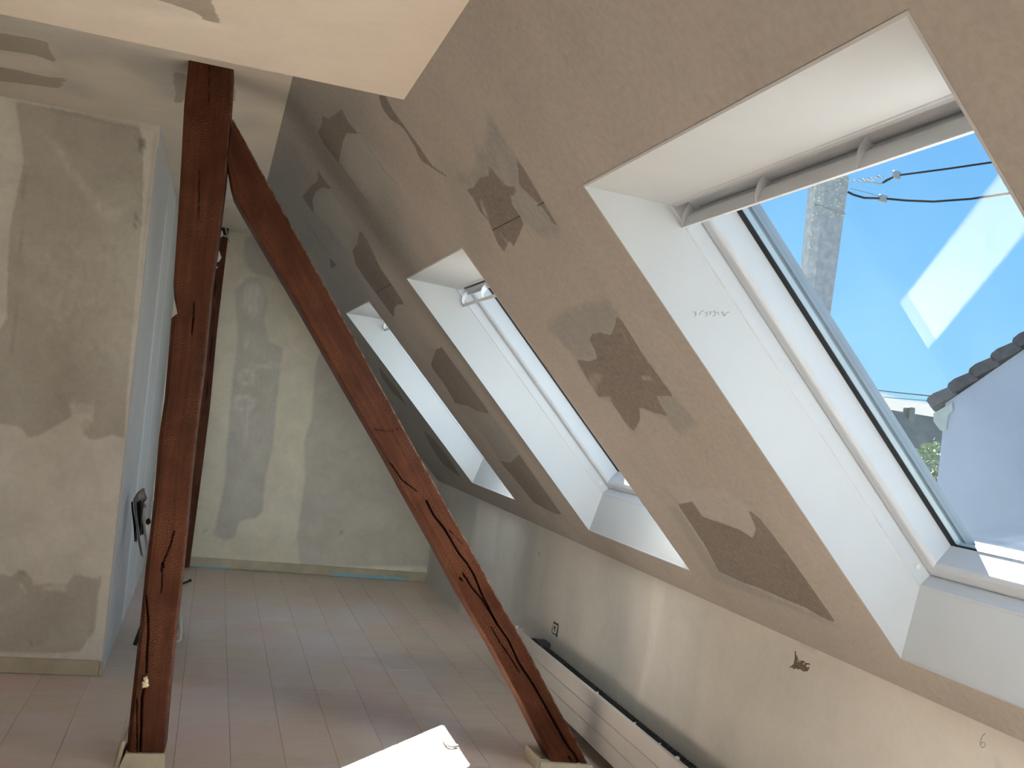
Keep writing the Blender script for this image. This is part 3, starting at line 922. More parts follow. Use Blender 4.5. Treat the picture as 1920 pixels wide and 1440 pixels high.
# ------------------------------------------------------------------ roof windows
def ring_mesh(prof, s0, s1, y0, y1, bot=0.0):
    """mitred frame: prof is a closed outline of (inset, depth) swept round the opening"""
    n = len(prof)
    v = []
    for pt in prof:
        i, d = pt[0], pt[1]
        ib = pt[2] if len(pt) > 2 else i - bot * (i > .01)
        for (s, y) in ((s0 + i, y0 + i), (s1 - ib, y0 + i), (s1 - ib, y1 - i), (s0 + i, y1 - i)):
            v.append(sw(s, d, y))
    f = []
    for k in range(n):
        k2 = (k + 1) % n
        for c in range(4):
            c2 = (c + 1) % 4
            f.append((k * 4 + c, k * 4 + c2, k2 * 4 + c2, k2 * 4 + c))
    return v, f
S_IN0, S_IN1, D_IN = -1.342, -.237, .145
def arc3(p0, pm, p1, n=9):
    out = []
    for i in range(n):
        t = i / (n - 1)
        c = [2 * pm[k] - .5 * (p0[k] + p1[k]) for k in range(2)]
        out.append(tuple((1 - t) ** 2 * p0[k] + 2 * t * (1 - t) * c[k] + t * t * p1[k] for k in range(2)))
    return out
def rot2(p, o, a):
    x, y = p[0] - o[0], p[1] - o[1]
    return (o[0] + x * math.cos(a) - y * math.sin(a), o[1] + x * math.sin(a) + y * math.cos(a))
def sheet(mb, line, y0, y1, th):
    """thin curved sheet along the window width, with thickness"""
    n = len(line)
    nor = []
    for i in range(n):
        a, b = line[max(i - 1, 0)], line[min(i + 1, n - 1)]
        l = math.hypot(b[0] - a[0], b[1] - a[1])
        nor.append((-(b[1] - a[1]) / l, (b[0] - a[0]) / l))
    out = [(p[0] + q[0] * th, p[1] + q[1] * th) for p, q in zip(line, nor)]
    poly = line + out[::-1]
    m_ = len(poly)
    v = [sw(p[0], p[1], y) for y in (y0, y1) for p in poly]
    f = [(i, (i + 1) % m_, m_ + (i + 1) % m_, m_ + i) for i in range(m_)]
    f += [(i, i + 1, m_ - 2 - i, m_ - 1 - i) for i in range(n - 1)]
    f += [(m_ + m_ - 1 - i, m_ + m_ - 2 - i, m_ + i + 1, m_ + i) for i in range(n - 1)]
    mb.add(v, f)
def roof_window(idx, y0, y1, s0, s1, open_flap):
    w = thing('window_%d' % idx, sw(s1, 0, (y0 + y1) / 2), kind='structure')
    # plastered reveal: level head, upright sill, square sides
    o = [sw(s0, 0, y0), sw(s1, 0, y0), sw(s1, 0, y1), sw(s0, 0, y1)]
    i_ = [sw(S_IN0, D_IN, y0), sw(S_IN1, D_IN, y0), sw(S_IN1, D_IN, y1), sw(S_IN0, D_IN, y1)]
    mb = MB()
    v = o + i_
    f = [(k, (k + 1) % 4, 4 + (k + 1) % 4, 4 + k) for k in range(4)]
    vo = [tuple(np.array(p) - 0) for p in v]
    mb.add(vo, f)
    mb.build('reveal', MAT_REVEAL, w)
    # pale bead round the plaster edge
    mb = MB()
    mb.add(*ring_mesh([(-.003, -.0012), (.0022, -.0012), (.0022, .004), (-.003, .004)], s0, s1, y0, y1))
    mb.build('edge_bead', MAT_REVEAL, w)
    a0, a1, b0, b1 = S_IN0, S_IN1, y0, y1
    fr = MB().add(*ring_mesh([(-.05, .143), (.0005, .143), (.0035, .146), (.0035, .195), (-.05, .195)], a0, a1, b0, b1)).build('frame', MAT_FRAME, w)
    for (s, y) in ((a1 - .045, b1 - .0035), (a1 - .045, b0 + .0035)):
        sg = -1 if y > (b0 + b1) / 2 else 1
        mb = MB()
        c = Vector(sw(s, .166, y))
        mb.tube([c, c + Vector((0, sg * .0025, 0)), c + Vector((0, sg * .0035, 0))], [.0075, .0075, .005], 12)
        mb.build('screw_cap', plain('screw_cap_grey', (.62, .63, .62), .4), fr)
    sash = MB().add(*ring_mesh([(.006, .182), (.030, .1815), (.036, .183), (.040, .187), (.043, .192, .044), (.044, .247, .051), (.044, .249, .051), (.006, .249)], a0, a1, b0, b1)).build('sash', MAT_FRAME, w)
    MB().add(*ring_mesh([(.035, .2478), (.0565, .2478, .0527), (.0565, .253, .0527), (.035, .253)], a0, a1, b0, b1)).build('gasket', MAT_BLACK, w)
    gi = .040
    mb = MB()
    v = [sw(s, d, y) for d in (.252, .268) for (s, y) in ((a0 + gi, b0 + gi), (a1 - gi + .02, b0 + gi), (a1 - gi + .02, b1 - gi), (a0 + gi, b1 - gi))]
    mb.add(v, [(0, 1, 2, 3), (7, 6, 5, 4)])
    mb.build('pane', MAT_GLASS, w)
    MB().add(*ring_mesh([(.041, .2535), (.058, .2535, .048), (.058, .2665, .048), (.041, .2665)], a0, a1, b0, b1)).build('spacer_bar', MAT_CLAD2, w)
    MB().add(*ring_mesh([(.02, .2685), (.054, .2685), (.054, .273), (.060, .275), (.060, .297), (.055, .300), (-.05, .315), (-.05, .255), (.02, .255)], a0, a1, b0, b1, .034)).build('cladding', MAT_CLAD, w)
    # ventilation flap along the head
    hinge = (-1.322, .206)
    ang = math.radians(18) if open_flap else 0.0
    sh = (.0045, -.025) if open_flap else (0, 0)
    R = lambda p: tuple(a + b for a, b in zip(rot2(p, (-1.318, .206), ang), sh))
    E0, F0, T0 = (-1.2865, .1365), (-1.301, .1657), (-1.318, .206)
    blade = arc3(F0, (-1.3015, .190), T0, 12)
    edge = arc3(E0, (-1.3145, .163), T0, 12)
    ya, yb = b0 + .004, b1 - .004
    mb = MB()
    sheet(mb, [R(p) for p in (blade[::-1][:7] if open_flap else blade[::-1])], ya, yb, .002)
    fl = mb.build('vent_flap', MAT_BAR, w, smooth=False)
    mb = MB()
    sheet(mb, [R(p) for p in (((-1.2975, .1425), (-1.2930, .1395), (-1.2865, .1365)) if open_flap else ((-1.301, .1657), (-1.2935, .150), (-1.2885, .1395), (-1.2865, .1365)))], ya, yb, .0055)
    mb.build('lip', MAT_BAR, fl)
    n = max(2, int(round((yb - ya) / .306)))
    for k in range(n + 1):
        yk = yb - .0015 - k * .306
        if yk < ya:
            break
        poly = [R(p) for p in edge] + [R(p) for p in blade[::-1][1:]]
        m_ = len(poly)
        v = [sw(p[0], p[1], yy) for yy in (yk - .0012, yk + .0012) for p in poly]
        q = MB()
        q.add(v, [tuple(range(m_)), tuple(range(2 * m_ - 1, m_ - 1, -1))] + [(i, (i + 1) % m_, m_ + (i + 1) % m_, m_ + i) for i in range(m_)])
        q.build('rib', MAT_BAR, fl)
    # head rail the flap hangs from
    mb = MB()
    v = [sw(s, d, y) for y in (b0 + .003, b1 - .003) for (s, d) in ((S_IN0 + .002, .150), (S_IN0 + .010, .150), (S_IN0 + .016, .207), (S_IN0 + .002, .207))]
    mb.add(v, [(0, 1, 2, 3), (7, 6, 5, 4), (0, 4, 5, 1), (1, 5, 6, 2), (2, 6, 7, 3), (3, 7, 4, 0)])
    mb.build('head_rail', MAT_FRAME, w)
    if open_flap:
        mb = MB()
        v = [sw(s, d, y) for y in (b0 + .05, b1 - .06) for (s, d) in ((S_IN0 + .012, .158), (S_IN0 + .016, .158), (S_IN0 + .036, .205), (S_IN0 + .022, .207))]
        mb.add(v, [(0, 1, 2, 3), (7, 6, 5, 4), (0, 4, 5, 1), (1, 5, 6, 2), (2, 6, 7, 3), (3, 7, 4, 0)])
        gr = mb.build('vent_grille', MAT_BLACK, w)
    return w
W1 = roof_window(1, *WIN[0], False)
W2 = roof_window(2, *WIN[1], True)
W3 = roof_window(3, *WIN[2], True)
W4 = roof_window(4, *WIN[3], False)  # unseen roof window added to let more daylight into the room
# faint pencil figures on the side of the first reveal
mb = MB()
def hw(pts):
    q = crop(pts, 1280, 560, 16.0)
    mb.tube([tuple(at_y(*p, WIN[0][1] - .0004)) for p in q], .0008, 5)
hw([(325, 400), (400, 395), (410, 420), (370, 470)]); hw([(370, 465), (412, 470), (405, 500), (370, 535)])
hw([(640, 355), (560, 390), (505, 450), (500, 490), (530, 470)])
hw([(735, 410), (690, 405), (680, 440), (730, 440), (738, 400), (735, 480), (715, 530), (680, 520)])
hw([(790, 395), (860, 390), (835, 440), (815, 490)]); hw([(800, 440), (860, 440)])
hw([(985, 380), (930, 365), (910, 410), (940, 430), (985, 395), (975, 500), (940, 525), (905, 515)])
hw([(1010, 440), (1055, 405), (1075, 450), (1080, 490)])
hw([(1165, 430), (1215, 390), (1210, 450), (1205, 510)])
hw([(1410, 400), (1330, 430), (1235, 490), (1230, 515), (1300, 505)])
mb.build('handwriting', MAT_PENCIL, W1)

# ------------------------------------------------------------------ timber beams
def resample(pl, n):
    pl = np.asarray(pl, float)
    d = np.r_[0, np.cumsum(np.hypot(*np.diff(pl, axis=0).T))]
    t = np.linspace(0, d[-1], n)
    return np.stack([np.interp(t, d, pl[:, 0]), np.interp(t, d, pl[:, 1])], 1)
def by_row(pl, ys):
    pl = np.asarray(pl, float)
    return np.stack([np.interp(ys, pl[:, 1], pl[:, 0]), ys], 1)
def beam(name, left, right, Y, thick, parent, cracks=(), nv=44, chamfer=None, edge_highlight=0.0, back=(0, 0)):
    """hewn timber: detailed front face, with sides, back and ends; left/right are pixel rows"""
    L = np.array([at_y(*p, Y) for p in left])
    Rr = np.array([at_y(*p, Y) for p in right])
    nu = len(L)
    t = np.linspace(0, 1, nv)
    G = L[:, None, :] * (1 - t)[None, :, None] + Rr[:, None, :] * t[None, :, None]
    flat = G.reshape(-1, 3)
    wid = np.hypot(*(Rr - L)[:, [0, 2]].T).mean()
    cum = np.r_[0, np.cumsum(np.linalg.norm(np.diff((L + Rr) / 2, axis=0), axis=1))]
    pts = flat[:, [0, 2]]
    dep = np.zeros(len(flat))
    crk = np.zeros(len(flat))
    for pl, w in cracks:
        q = np.array([at_y(*p, Y)[[0, 2]] for p in pl])
        d = line_dist(pts, q)
        dep += min(.012, w * 2.6) * np.exp(-(d / (w * .6)) ** 2)
        crk = np.maximum(crk, (1 - smooth01(d, w * .3, w * .75)) * (1.0 if w > .0024 else .6))
    wob = np.array([mnoise.noise(Vector((p[0] * 5, 0, p[1] * 2.2))) * .0016 + mnoise.noise(Vector((p[0] * 22, 7, p[1] * 9))) * .0010 for p in pts])
    dep = dep + wob
    U = np.tile(t * wid, nu)
    edge = np.minimum(U, wid - U)
    dep += .003 * np.clip(1 - edge / .007, 0, 1) ** 2
    if chamfer is not None:
        zlim, cw, cd = chamfer
        dep += cd * np.clip(1 - U / cw, 0, 1) * (flat[:, 2] < zlim)
    dust_highlight = np.zeros(len(flat))
    if edge_highlight:
        dust_highlight = np.clip(1 - (wid - U) / .007, 0, 1) * edge_highlight  # highlight put into the colour along the right edge
    flat = flat.copy()
    flat[:, 1] += dep
    V = np.repeat(cum, nv)
    v = flat.tolist()
    uv = np.stack([U, V], 1).tolist()
    f = [(i * nv + j, (i + 1) * nv + j, (i + 1) * nv + j + 1, i * nv + j + 1) for i in range(nu - 1) for j in range(nv - 1)]
    n0 = len(v)
    crk, dust_highlight = crk.tolist(), dust_highlight.tolist()
    # sides and back: three extra columns per row
    for i in range(nu):
        for P0, uu in ((L[i], -thick), (Rr[i], wid + thick)):
            q = np.array([P0[0] + back[0], P0[1] + thick, P0[2] + back[1]])
            v.append(q.tolist())
            uv.append([uu, cum[i]])
            crk.append(0.0)
            dust_highlight.append(edge_highlight * (1.0 if uu > 0 else 0.0))
    for i in range(nu - 1):
        a, b = n0 + 2 * i, n0 + 2 * i + 1
        c, d = a + 2, b + 2
        f.append((i * nv, a, c, (i + 1) * nv))
        f.append((i * nv + nv - 1, (i + 1) * nv + nv - 1, d, b))
        f.append((a, b, d, c))
    f.append(tuple(range(nv)) + (n0 + 1, n0))
    f.append(tuple(range((nu - 1) * nv, nu * nv))[::-1] + (n0 + 2 * (nu - 1), n0 + 2 * (nu - 1) + 1))
    o = mesh_obj(name, v, f, MAT_WOOD, parent)
    me = o.data
    uvl = me.uv_layers.new(name='metres')
    for lp in me.loops:
        uvl.data[lp.index].uv = uv[lp.vertex_index]
    for nm, val in (('crack', crk), ('dust_highlight', dust_highlight)):
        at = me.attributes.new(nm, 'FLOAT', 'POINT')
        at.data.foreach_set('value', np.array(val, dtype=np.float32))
    return o
YP = 3.58
post_l = [(356, 80), (355, 98), (345, 200), (340, 300), (333, 420), (325, 535), (327, 560), (333, 590), (321, 594), (315, 667), (308, 747), (297, 823), (287, 947), (273, 1060), (263, 1160), (250, 1277), (240, 1370), (236, 1414)]
post_r = [(441, 80), (439, 118), (432, 230), (424, 330), (411, 440), (398, 530), (393, 580), (383, 687), (373, 763), (358, 897), (353, 960), (340, 1093), (328, 1193), (315, 1327), (308, 1414)]
ys = np.linspace(82, 1414, 330)
post = thing('timber_post', tuple(at_y(272, 1438, YP)), 'reddish-brown timber post with split face standing on a cream base, brace leaning against it', 'post')
P6 = lambda pts: crop(pts, *C6)
post_cracks = [(P6([(820, 470), (832, 600), (832, 700), (825, 800), (822, 905)]), .005), (P6([(812, 975), (797, 1050), (795, 1120), (793, 1230), (788, 1345)]), .006),
               (P6([(768, 1050), (770, 1200), (770, 1345)]), .003), (P6([(978, 110), (960, 180), (915, 290), (905, 330)]), .003), (P6([(912, 310), (908, 450)]), .0025),
               (crop([(1090, 265), (1088, 350), (1078, 440)], *C4), .003), (crop([(1120, 960), (1118, 1240)], *C1), .0022), (crop([(1178, 380), (1176, 620)], *C1), .0018),
               (P6([(910, 290), (918, 305)]), .006), (crop([(975, 165), (985, 240), (995, 320)], *C4), .004)]
beam('shaft', by_row(post_l, ys), by_row(post_r, ys), YP, .14, post, post_cracks, chamfer=(1.56, .014, .020), edge_highlight=.15, back=(.004, 0))
bx0, bx1 = at_y(236, 1412, YP - .014)[0], at_y(309, 1412, YP - .014)[0]
mb = MB()
zb = .044
mb.prism([(bx0 - .016, YP - .030, 0), (bx1 + .006, YP - .030, 0), (bx1 + .002, YP - .012, zb), (bx0 - .001, YP - .012, zb)], np.zeros(3), np.array([0, .17, 0]))
mb.prism([(bx0 - .030, YP - .010, 0), (bx0 - .016, YP - .010, 0), (bx0 - .006, YP - .010, .085), (bx0 - .016, YP - .010, .085)], np.zeros(3), np.array([0, .15, 0]))
mb.build('base_block', MAT_CREAM, post)
mb = MB()
c = at_y(272, 1277, YP - .004)
for k, (dx, dz, r) in enumerate(((0, .010, .008), (.003, 0, .009), (-.003, -.006, .008), (.004, -.013, .010), (-.002, -.016, .008))):
    mb.lump((c[0] + dx, c[1], c[2] + dz), (r * .9, .010, r), k, .5)
mb.build('foam_blob', MAT_FOAM, post, smooth=True)

brace_r = [(436, 222), (450, 247), (542, 414), (634, 580), (717, 730), (820, 917), (893, 1047), (943, 1138), (977, 1195), (1057, 1347), (1083, 1393), (1102, 1432)]
brace_c = [(424, 300), (425, 345), (431, 366), (448, 397), (557, 582), (640, 728), (713, 853), (770, 957), (813, 1033), (863, 1127), (920, 1222), (977, 1327), (1017, 1407), (1030, 1432)]
nb = len(brace_c)
brace_l = [(x + 9 - 4 * i / nb, y - 1) for i, (x, y) in enumerate(brace_c)]
brace_l[0] = (426, 300)
NR = 330
brace = thing('diagonal_brace', tuple(at_y(1062, 1438, YP)), 'long reddish-brown timber leaning from the post down to the radiator, dark cracks along it', 'beam')
P7 = lambda pts: crop(pts, *C7)
brace_cracks = [(P7([(600, -60), (640, 20), (700, 95), (770, 215), (790, 245), (825, 285), (870, 360), (905, 450), (960, 560), (1000, 635), (1060, 720), (1120, 850), (1200, 970), (1300, 1150), (1400, 1330), (1430, 1360), (1460, 1420)]), .0058),
                (P7([(805, 345), (850, 420), (910, 490), (960, 570), (1000, 640)]), .0042),
                (P7([(965, 650), (1010, 730), (1060, 800), (1120, 900)]), .003),
                (crop([(560, 1150), (620, 1200), (760, 1290), (820, 1380), (900, 1440)], *C5), .0032),
                (P7([(790, 375), (797, 384)]), .006), (P7([(806, 358), (812, 364)]), .005), (P7([(1400, 1380), (1412, 1400)]), .005),
                (P7([(720, 95), (800, 180)]), .002), (crop([(660, 1095), (740, 1105), (810, 1090)], *C5), .0018)]
bo = beam('shaft', resample(brace_l, NR), resample(brace_r, NR), YP, .14, brace, brace_cracks, edge_highlight=.8)
mb = MB()
fx0, fx1 = at_y(1018, 1420, YP - .02)[0], at_y(1106, 1436, YP - .02)[0]
mb.prism([(fx0 - .012, YP - .032, 0), (fx1 + .015, YP - .032, 0), (fx1 + .012, YP - .016, .022), (fx0 - .004, YP - .016, .032)], np.zeros(3), np.array([0, .19, 0]))
mb.prism([(fx0 - .022, YP - .006, 0), (fx0 - .010, YP - .006, 0), (fx0 - .006, YP - .006, .045), (fx0 - .014, YP - .006, .045)], np.zeros(3), np.array([0, .15, 0]))
mb.build('base_block', MAT_CREAM, brace)

# second post at the far wall, half hidden behind the first
Y2 = 7.27
p2r = [(430, 418), (428, 440), (421, 500), (407, 620), (394, 760), (383, 850), (374, 920), (355, 1064)]
ys = np.linspace(418, 1064, 80)
r2 = by_row(p2r, ys)
l2 = r2.copy()
l2[:, 0] -= 32
post2 = thing('timber_post', tuple(at_y(340, 1064, Y2)), 'narrow dark timber post against the far wall, mostly hidden behind the larger post', 'post')
beam('shaft', l2, r2, Y2, .115, post2, [(([(405, 520), (392, 700), (370, 880)]), .003)], nv=16)
for k, (px, py, rx, rz) in enumerate(((413, 438, .022, .024), (408, 482, .022, .040), (404, 501, .016, .010))):
    c = at_y(px, py, Y2 - .004)
    MB().lump(c, (rx, .018, rz), k + 5, .6).build('plaster_lump', MAT_LUMP, post2, smooth=False)
mb = MB()
mb.tube([tuple(at_y(*p, Y2 - .02)) for p in ((416, 408), (421, 420), (425, 436), (430, 455))], [.008, .007, .006, .003], 5)
mb.tube([tuple(at_y(*p, Y2 - .02)) for p in ((426, 407), (415, 405), (412, 420))], [.003, .009, .006], 5)
mb.tube([tuple(at_y(*p, Y2 - .02)) for p in ((427, 444), (418, 441))], [.006, .006], 5)
mb.build('torn_tape', plain('torn_tape', (.42, .40, .36), .9), post2)

# ------------------------------------------------------------------ radiator along the knee wall
rad = thing('radiator', (1.66, 3.2, 0), 'long low cream-white panel radiator under the roof slope, with a dark top', 'radiator')
RX, RY0, RY1 = 1.622, 1.1, 4.755
zs = [.064, .133, .201, .272]
for a, b in zip(zs[:-1], zs[1:]):
    MB().bbox(RX, RX + .016, RY0, RY1, a + .0012, b - .0012, .0022).build('front_panel', MAT_RAD, rad)
MB().box(RX + .004, RX + .012, RY0 + .01, RY1 - .01, zs[0] + .002, zs[-1] - .004).build('backing', MAT_RAD, rad)
mb = MB().box(RX + .0165, KX - .012, RY0 + .02, RY1 - .03, .075, .236)
cv = mb.build('convector', MAT_DARK, rad)  # near-black colour fills the space behind the front panel
mb = MB()
for k in range(int((RY1 - RY0 - .08) / .018)):
    y = RY0 + .04 + k * .018
    mb.box(RX + .018, KX - .014, y, y + .004, .2362, .2425)
fins = mb.build('convector_fins', MAT_DARK, rad)
fins['kind'] = 'stuff'
MB().bbox(RX - .001, RX + .03, RY1 - .012, RY1 + .002, .060, .276, .003).build('end_cap', MAT_RAD, rad)
c = at_x(1016, 1205, KX - .03)
MB().bbox(KX - .060, KX - .001, c[1] - .05, c[1] + .03, .228, .262, .004).build('wall_bracket', plain('bracket_grey', (.06, .065, .065), .7), rad)
for y in (2.0, 4.4):
    MB().bbox(RX + .02, KX - .02, y, y + .03, .0, .076, .003).build('foot', MAT_DARK, rad)
for k, (px, py) in enumerate(((1276, 1428), (1118, 1304), (1186, 1352), (1224, 1390), (975, 1180))):
    p = at_z(px, py, .262)
    MB().lump((RX + .012 + .03 * (k in (2, 3)), p[1], .274 - .02 * (k in (2, 3))), ((.005, .007, .004) if k not in (0, 4) else (.009, .012, .006)), k, .6, 1).build('plaster_crumb', MAT_LUMP, rad)

# bare socket in the knee wall
so = thing('socket', (KX, 4.505, .336), 'small bare socket insert in a rough dark cut-out above the radiator', 'socket')
hole = crop([(600, 600), (640, 540), (655, 610), (700, 600), (715, 640), (745, 610), (758, 700), (740, 840), (712, 1050), (690, 1040), (670, 980), (640, 965), (580, 930), (545, 880), (560, 760)], 1000, 1130, 16.0)
mb = MB()
mb.prism([tuple(at_x(*p, KX - .0006)) for p in hole], np.array([0, 0, 0]), np.array([.004, 0, 0]))
mb.build('cut_out', MAT_DARK, so)
q = [at_x(*p, KX - .004) for p in crop([(592, 622), (715, 690), (665, 945), (562, 880)], 1000, 1130, 16.0)]
qi = [a * .62 + sum(q) / 4 * .38 for a in q]
mb = MB()
v = [tuple(p) for p in q] + [tuple(p) for p in qi] + [tuple(p + np.array([.006, 0, 0])) for p in q] + [tuple(p + np.array([.006, 0, 0])) for p in qi]
f = []
for k in range(4):
    k2 = (k + 1) % 4
    f += [(k, k2, 4 + k2, 4 + k), (8 + k, 12 + k, 12 + k2, 8 + k2), (k, 8 + k, 8 + k2, k2), (4 + k, 4 + k2, 12 + k2, 12 + k)]
mb.add(v, f)
mb.build('rim', MAT_PLUG, so)
mb = MB()
mb.prism([tuple(p) for p in qi], np.array([.002, 0, 0]), np.array([.005, 0, 0]))
mb.build('insert', plain('insert_grey', (.30, .30, .28), .5), so)
cq = sum(qi) / 4
MB().bbox(KX - .0055, KX - .002, cq[1] - .004, cq[1] + .004, cq[2] + .002, cq[2] + .014, .001).build('contact_slot', MAT_BLACK, so)

# ------------------------------------------------------------------ folded stand with cloth, between partition and post
st = thing('folding_chair', (-.20, 5.17, 0), 'folded metal-legged chair with crumpled grey and black fabric, leaning by the partition', 'chair')
def tubeobj(name, pts, r, mt, parent, n=8):
    return MB().tube(pts, r, n).build(name, mt, parent, smooth=True)
tA = np.array([-.268, 5.00, .70])
tubeobj('leg', [tuple(tA), (-.20, 5.06, .46), (-.11, 5.16, .20), (-.045, 5.235, .02)], .016, MAT_ALU, st)
tubeobj('leg', [(-.235, 5.12, .72), (-.16, 5.18, .46), (-.08, 5.26, .20), (-.012, 5.32, .02)], .011, MAT_ALU, st)
tubeobj('leg', [(-.10, 5.36, .62), (-.16, 5.24, .30), (-.228, 5.115, .012)], .010, MAT_DARK, st)
tubeobj('leg', [(-.05, 5.42, .62), (-.10, 5.32, .30), (-.15, 5.22, .012)], .010, MAT_DARK, st)
tubeobj('foot_loop', [(-.030, 5.25, .13), (-.020, 5.245, .06), (-.018, 5.24, .018), (-.028, 5.23, .009), (-.045, 5.225, .009), (-.06, 5.23, .012)], .010, MAT_PLUG, st)
tubeobj('cross_bar', [(-.045, 5.30, .29), (-.012, 5.33, .30), (-.004, 5.335, .305)], [.006, .006, .009], MAT_DARK, st)
def drape(name, px, Y, mt, th=.012, seed=0):
    """folds of fabric hanging down: a thick wavy sheet through pixel outlines"""
    left, right = px
    n, mcols = 16, 9
    Lq, Rq = resample(left, n), resample(right, n)
    v, f = [], []
    for side in (0, 1):
        for i in range(n):
            for j in range(mcols):
                t = j / (mcols - 1)
                p = at_y(*(Lq[i] * (1 - t) + Rq[i] * t), Y)
                wob = .014 * math.sin(t * 9 + seed + i * .12) + .008 * mnoise.noise(Vector((t * 4, i * .25, seed)))
                v.append((p[0], p[1] + wob + side * th, p[2]))
    o2 = n * mcols
    for i in range(n - 1):
        for j in range(mcols - 1):
            a = i * mcols + j
            f.append((a, a + mcols, a + mcols + 1, a + 1))
            f.append((o2 + a, o2 + a + 1, o2 + a + mcols + 1, o2 + a + mcols))
    for j in range(mcols - 1):
        f.append((j, j + 1, o2 + j + 1, o2 + j))
        b = (n - 1) * mcols + j
        f.append((b, o2 + b, o2 + b + 1, b + 1))
    for i in range(n - 1):
        a = i * mcols
        f.append((a, o2 + a, o2 + a + mcols, a + mcols))
        a += mcols - 1
        f.append((a, a + mcols, o2 + a + mcols, o2 + a))
    return mesh_obj(name, v, f, mt, st, True)
CS = (220, 880, 6.55)
Kc = lambda pts: crop(pts, *CS)
drape('fabric', (Kc([(310, 232), (240, 290), (180, 390), (190, 560), (212, 750), (215, 890)]), Kc([(330, 235), (345, 300), (375, 360), (330, 410), (310, 560), (300, 800)])), 4.98, MAT_CLOTH, seed=1)
drape('fold', (Kc([(186, 392), (200, 520), (232, 700), (250, 860), (290, 1050)]), Kc([(232, 330), (236, 520), (258, 700), (282, 860), (318, 1080)])), 4.955, MAT_CLOTH, .006, 9)
drape('strap', (Kc([(165, 400), (175, 520), (200, 720), (212, 888)]), Kc([(200, 400), (215, 520), (232, 720), (238, 888)])), 4.965, MAT_CLOTHB, .008, 2)
drape('strap', (Kc([(240, 400), (240, 480), (258, 640), (285, 800)]), Kc([(290, 380), (300, 520), (305, 640), (322, 800)])), 4.968, MAT_CLOTHB, .008, 4)
drape('pocket', (Kc([(322, 420), (310, 560), (320, 690), (360, 900)]), Kc([(352, 420), (365, 590), (372, 700), (400, 900)])), 5.02, plain('pale_cloth', (.42, .41, .39), .9), .008, 6)
MB().lump(tuple(at_y(278, 978, 5.0)), (.012, .012, .016), 3, .2).build('knob', MAT_BLACK, st, smooth=True)

# grey tube added for a small hook-shaped mark on the floor
hk = thing('hook_mark', tuple(at_z(845, 1395, 0)), 'short grey hook-shaped mark in the sunlit patch of floor', 'wire')
hp = [tuple(at_z(*p, .006)) for p in ((833, 1384), (834, 1390), (838, 1397), (844, 1400), (851, 1400), (858, 1398))]
MB().tube(hp, .0055, 8).build('hook', plain('hook_grey', (.34, .34, .35), .5), hk, smooth=True)

# ------------------------------------------------------------------ outside
gz = -5.4
gr = MB().box(-60, 90, -60, 120, gz - .3, gz).build('ground', MAT_GROUND)
tag(gr, kind='structure')
# concrete pole with the overhead line
base = at_y(1545, 500, 8.3)
POX, POY = 5.56, 8.30
pole = thing('utility_pole', (POX - .35, POY, gz), 'weathered concrete utility pole outside the largest roof window', 'pole')
def shift(p, q, k):
    return tuple(np.array(p) + (np.array(q) - np.array(p)) * k)
tl, tr = at_y(1538, 300, POY), at_y(1597, 300, POY)
bl, br = at_y(1514, 560, POY), at_y(1561, 560, POY)
def edge_at(a, b, z):
    k = (z - a[2]) / (b[2] - a[2])
    return a[0] + (b[0] - a[0]) * k
mb = MB()
zt = at_y(1568, 326, POY)[2]
rows = []
nz = 40
for i in range(nz + 1):
    z = gz + (zt - gz) * i / nz
    xl, xr = edge_at(tl, bl, max(z, 1.6)), edge_at(tr, br, max(z, 1.6))
    if z < .5:
        xl -= .0
    yd = .17
    ch = .06
    rows.append([(xl + .004 * mnoise.noise(Vector((z * 6, 1, 0))), POY + .05, z), (xl + ch, POY - .01, z), (xr, POY + .0, z), (xr + .03, POY + yd, z), (xl + .02, POY + yd + .03, z)])
v = [p for r in rows for p in r]
f = [(i * 5 + k, i * 5 + (k + 1) % 5, (i + 1) * 5 + (k + 1) % 5, (i + 1) * 5 + k) for i in range(nz) for k in range(5)]
f += [(4, 3, 2, 1, 0), tuple(nz * 5 + k for k in range(5))]
mb.add(v, f)
mb.build('shaft', MAT_CONC, pole)
mb = MB()
for k in range(90):
    z = zt - .48 * rng.random() ** 1.5
    xl, xr = edge_at(tl, bl, z), edge_at(tr, br, z)
    mb.lump((xl + (xr - xl) * rng.random(), POY - .004, z), (.006 + .012 * rng.random(), .010, .006 + .008 * rng.random()), k, .5, 1)
for k in range(14):
    z = zt - 1.0 * rng.random()
    mb.lump((edge_at(tl, bl, z), POY + .04, z), (.012, .012, .016), k, .6, 1)
li = mb.build('lichen', MAT_LICHEN, pole)
li['kind'] = 'stuff'
mb = MB()
z = at_y(1560, 393, POY)[2]
mb.tube([(edge_at(tl, bl, z) - .006, POY + .04, z + .01), (edge_at(tl, bl, z) + .06, POY - .022, z + .005), (edge_at(tr, br, z) + .008, POY - .012, z - .02)], .006, 6)
mb.build('band', MAT_STEEL, pole)
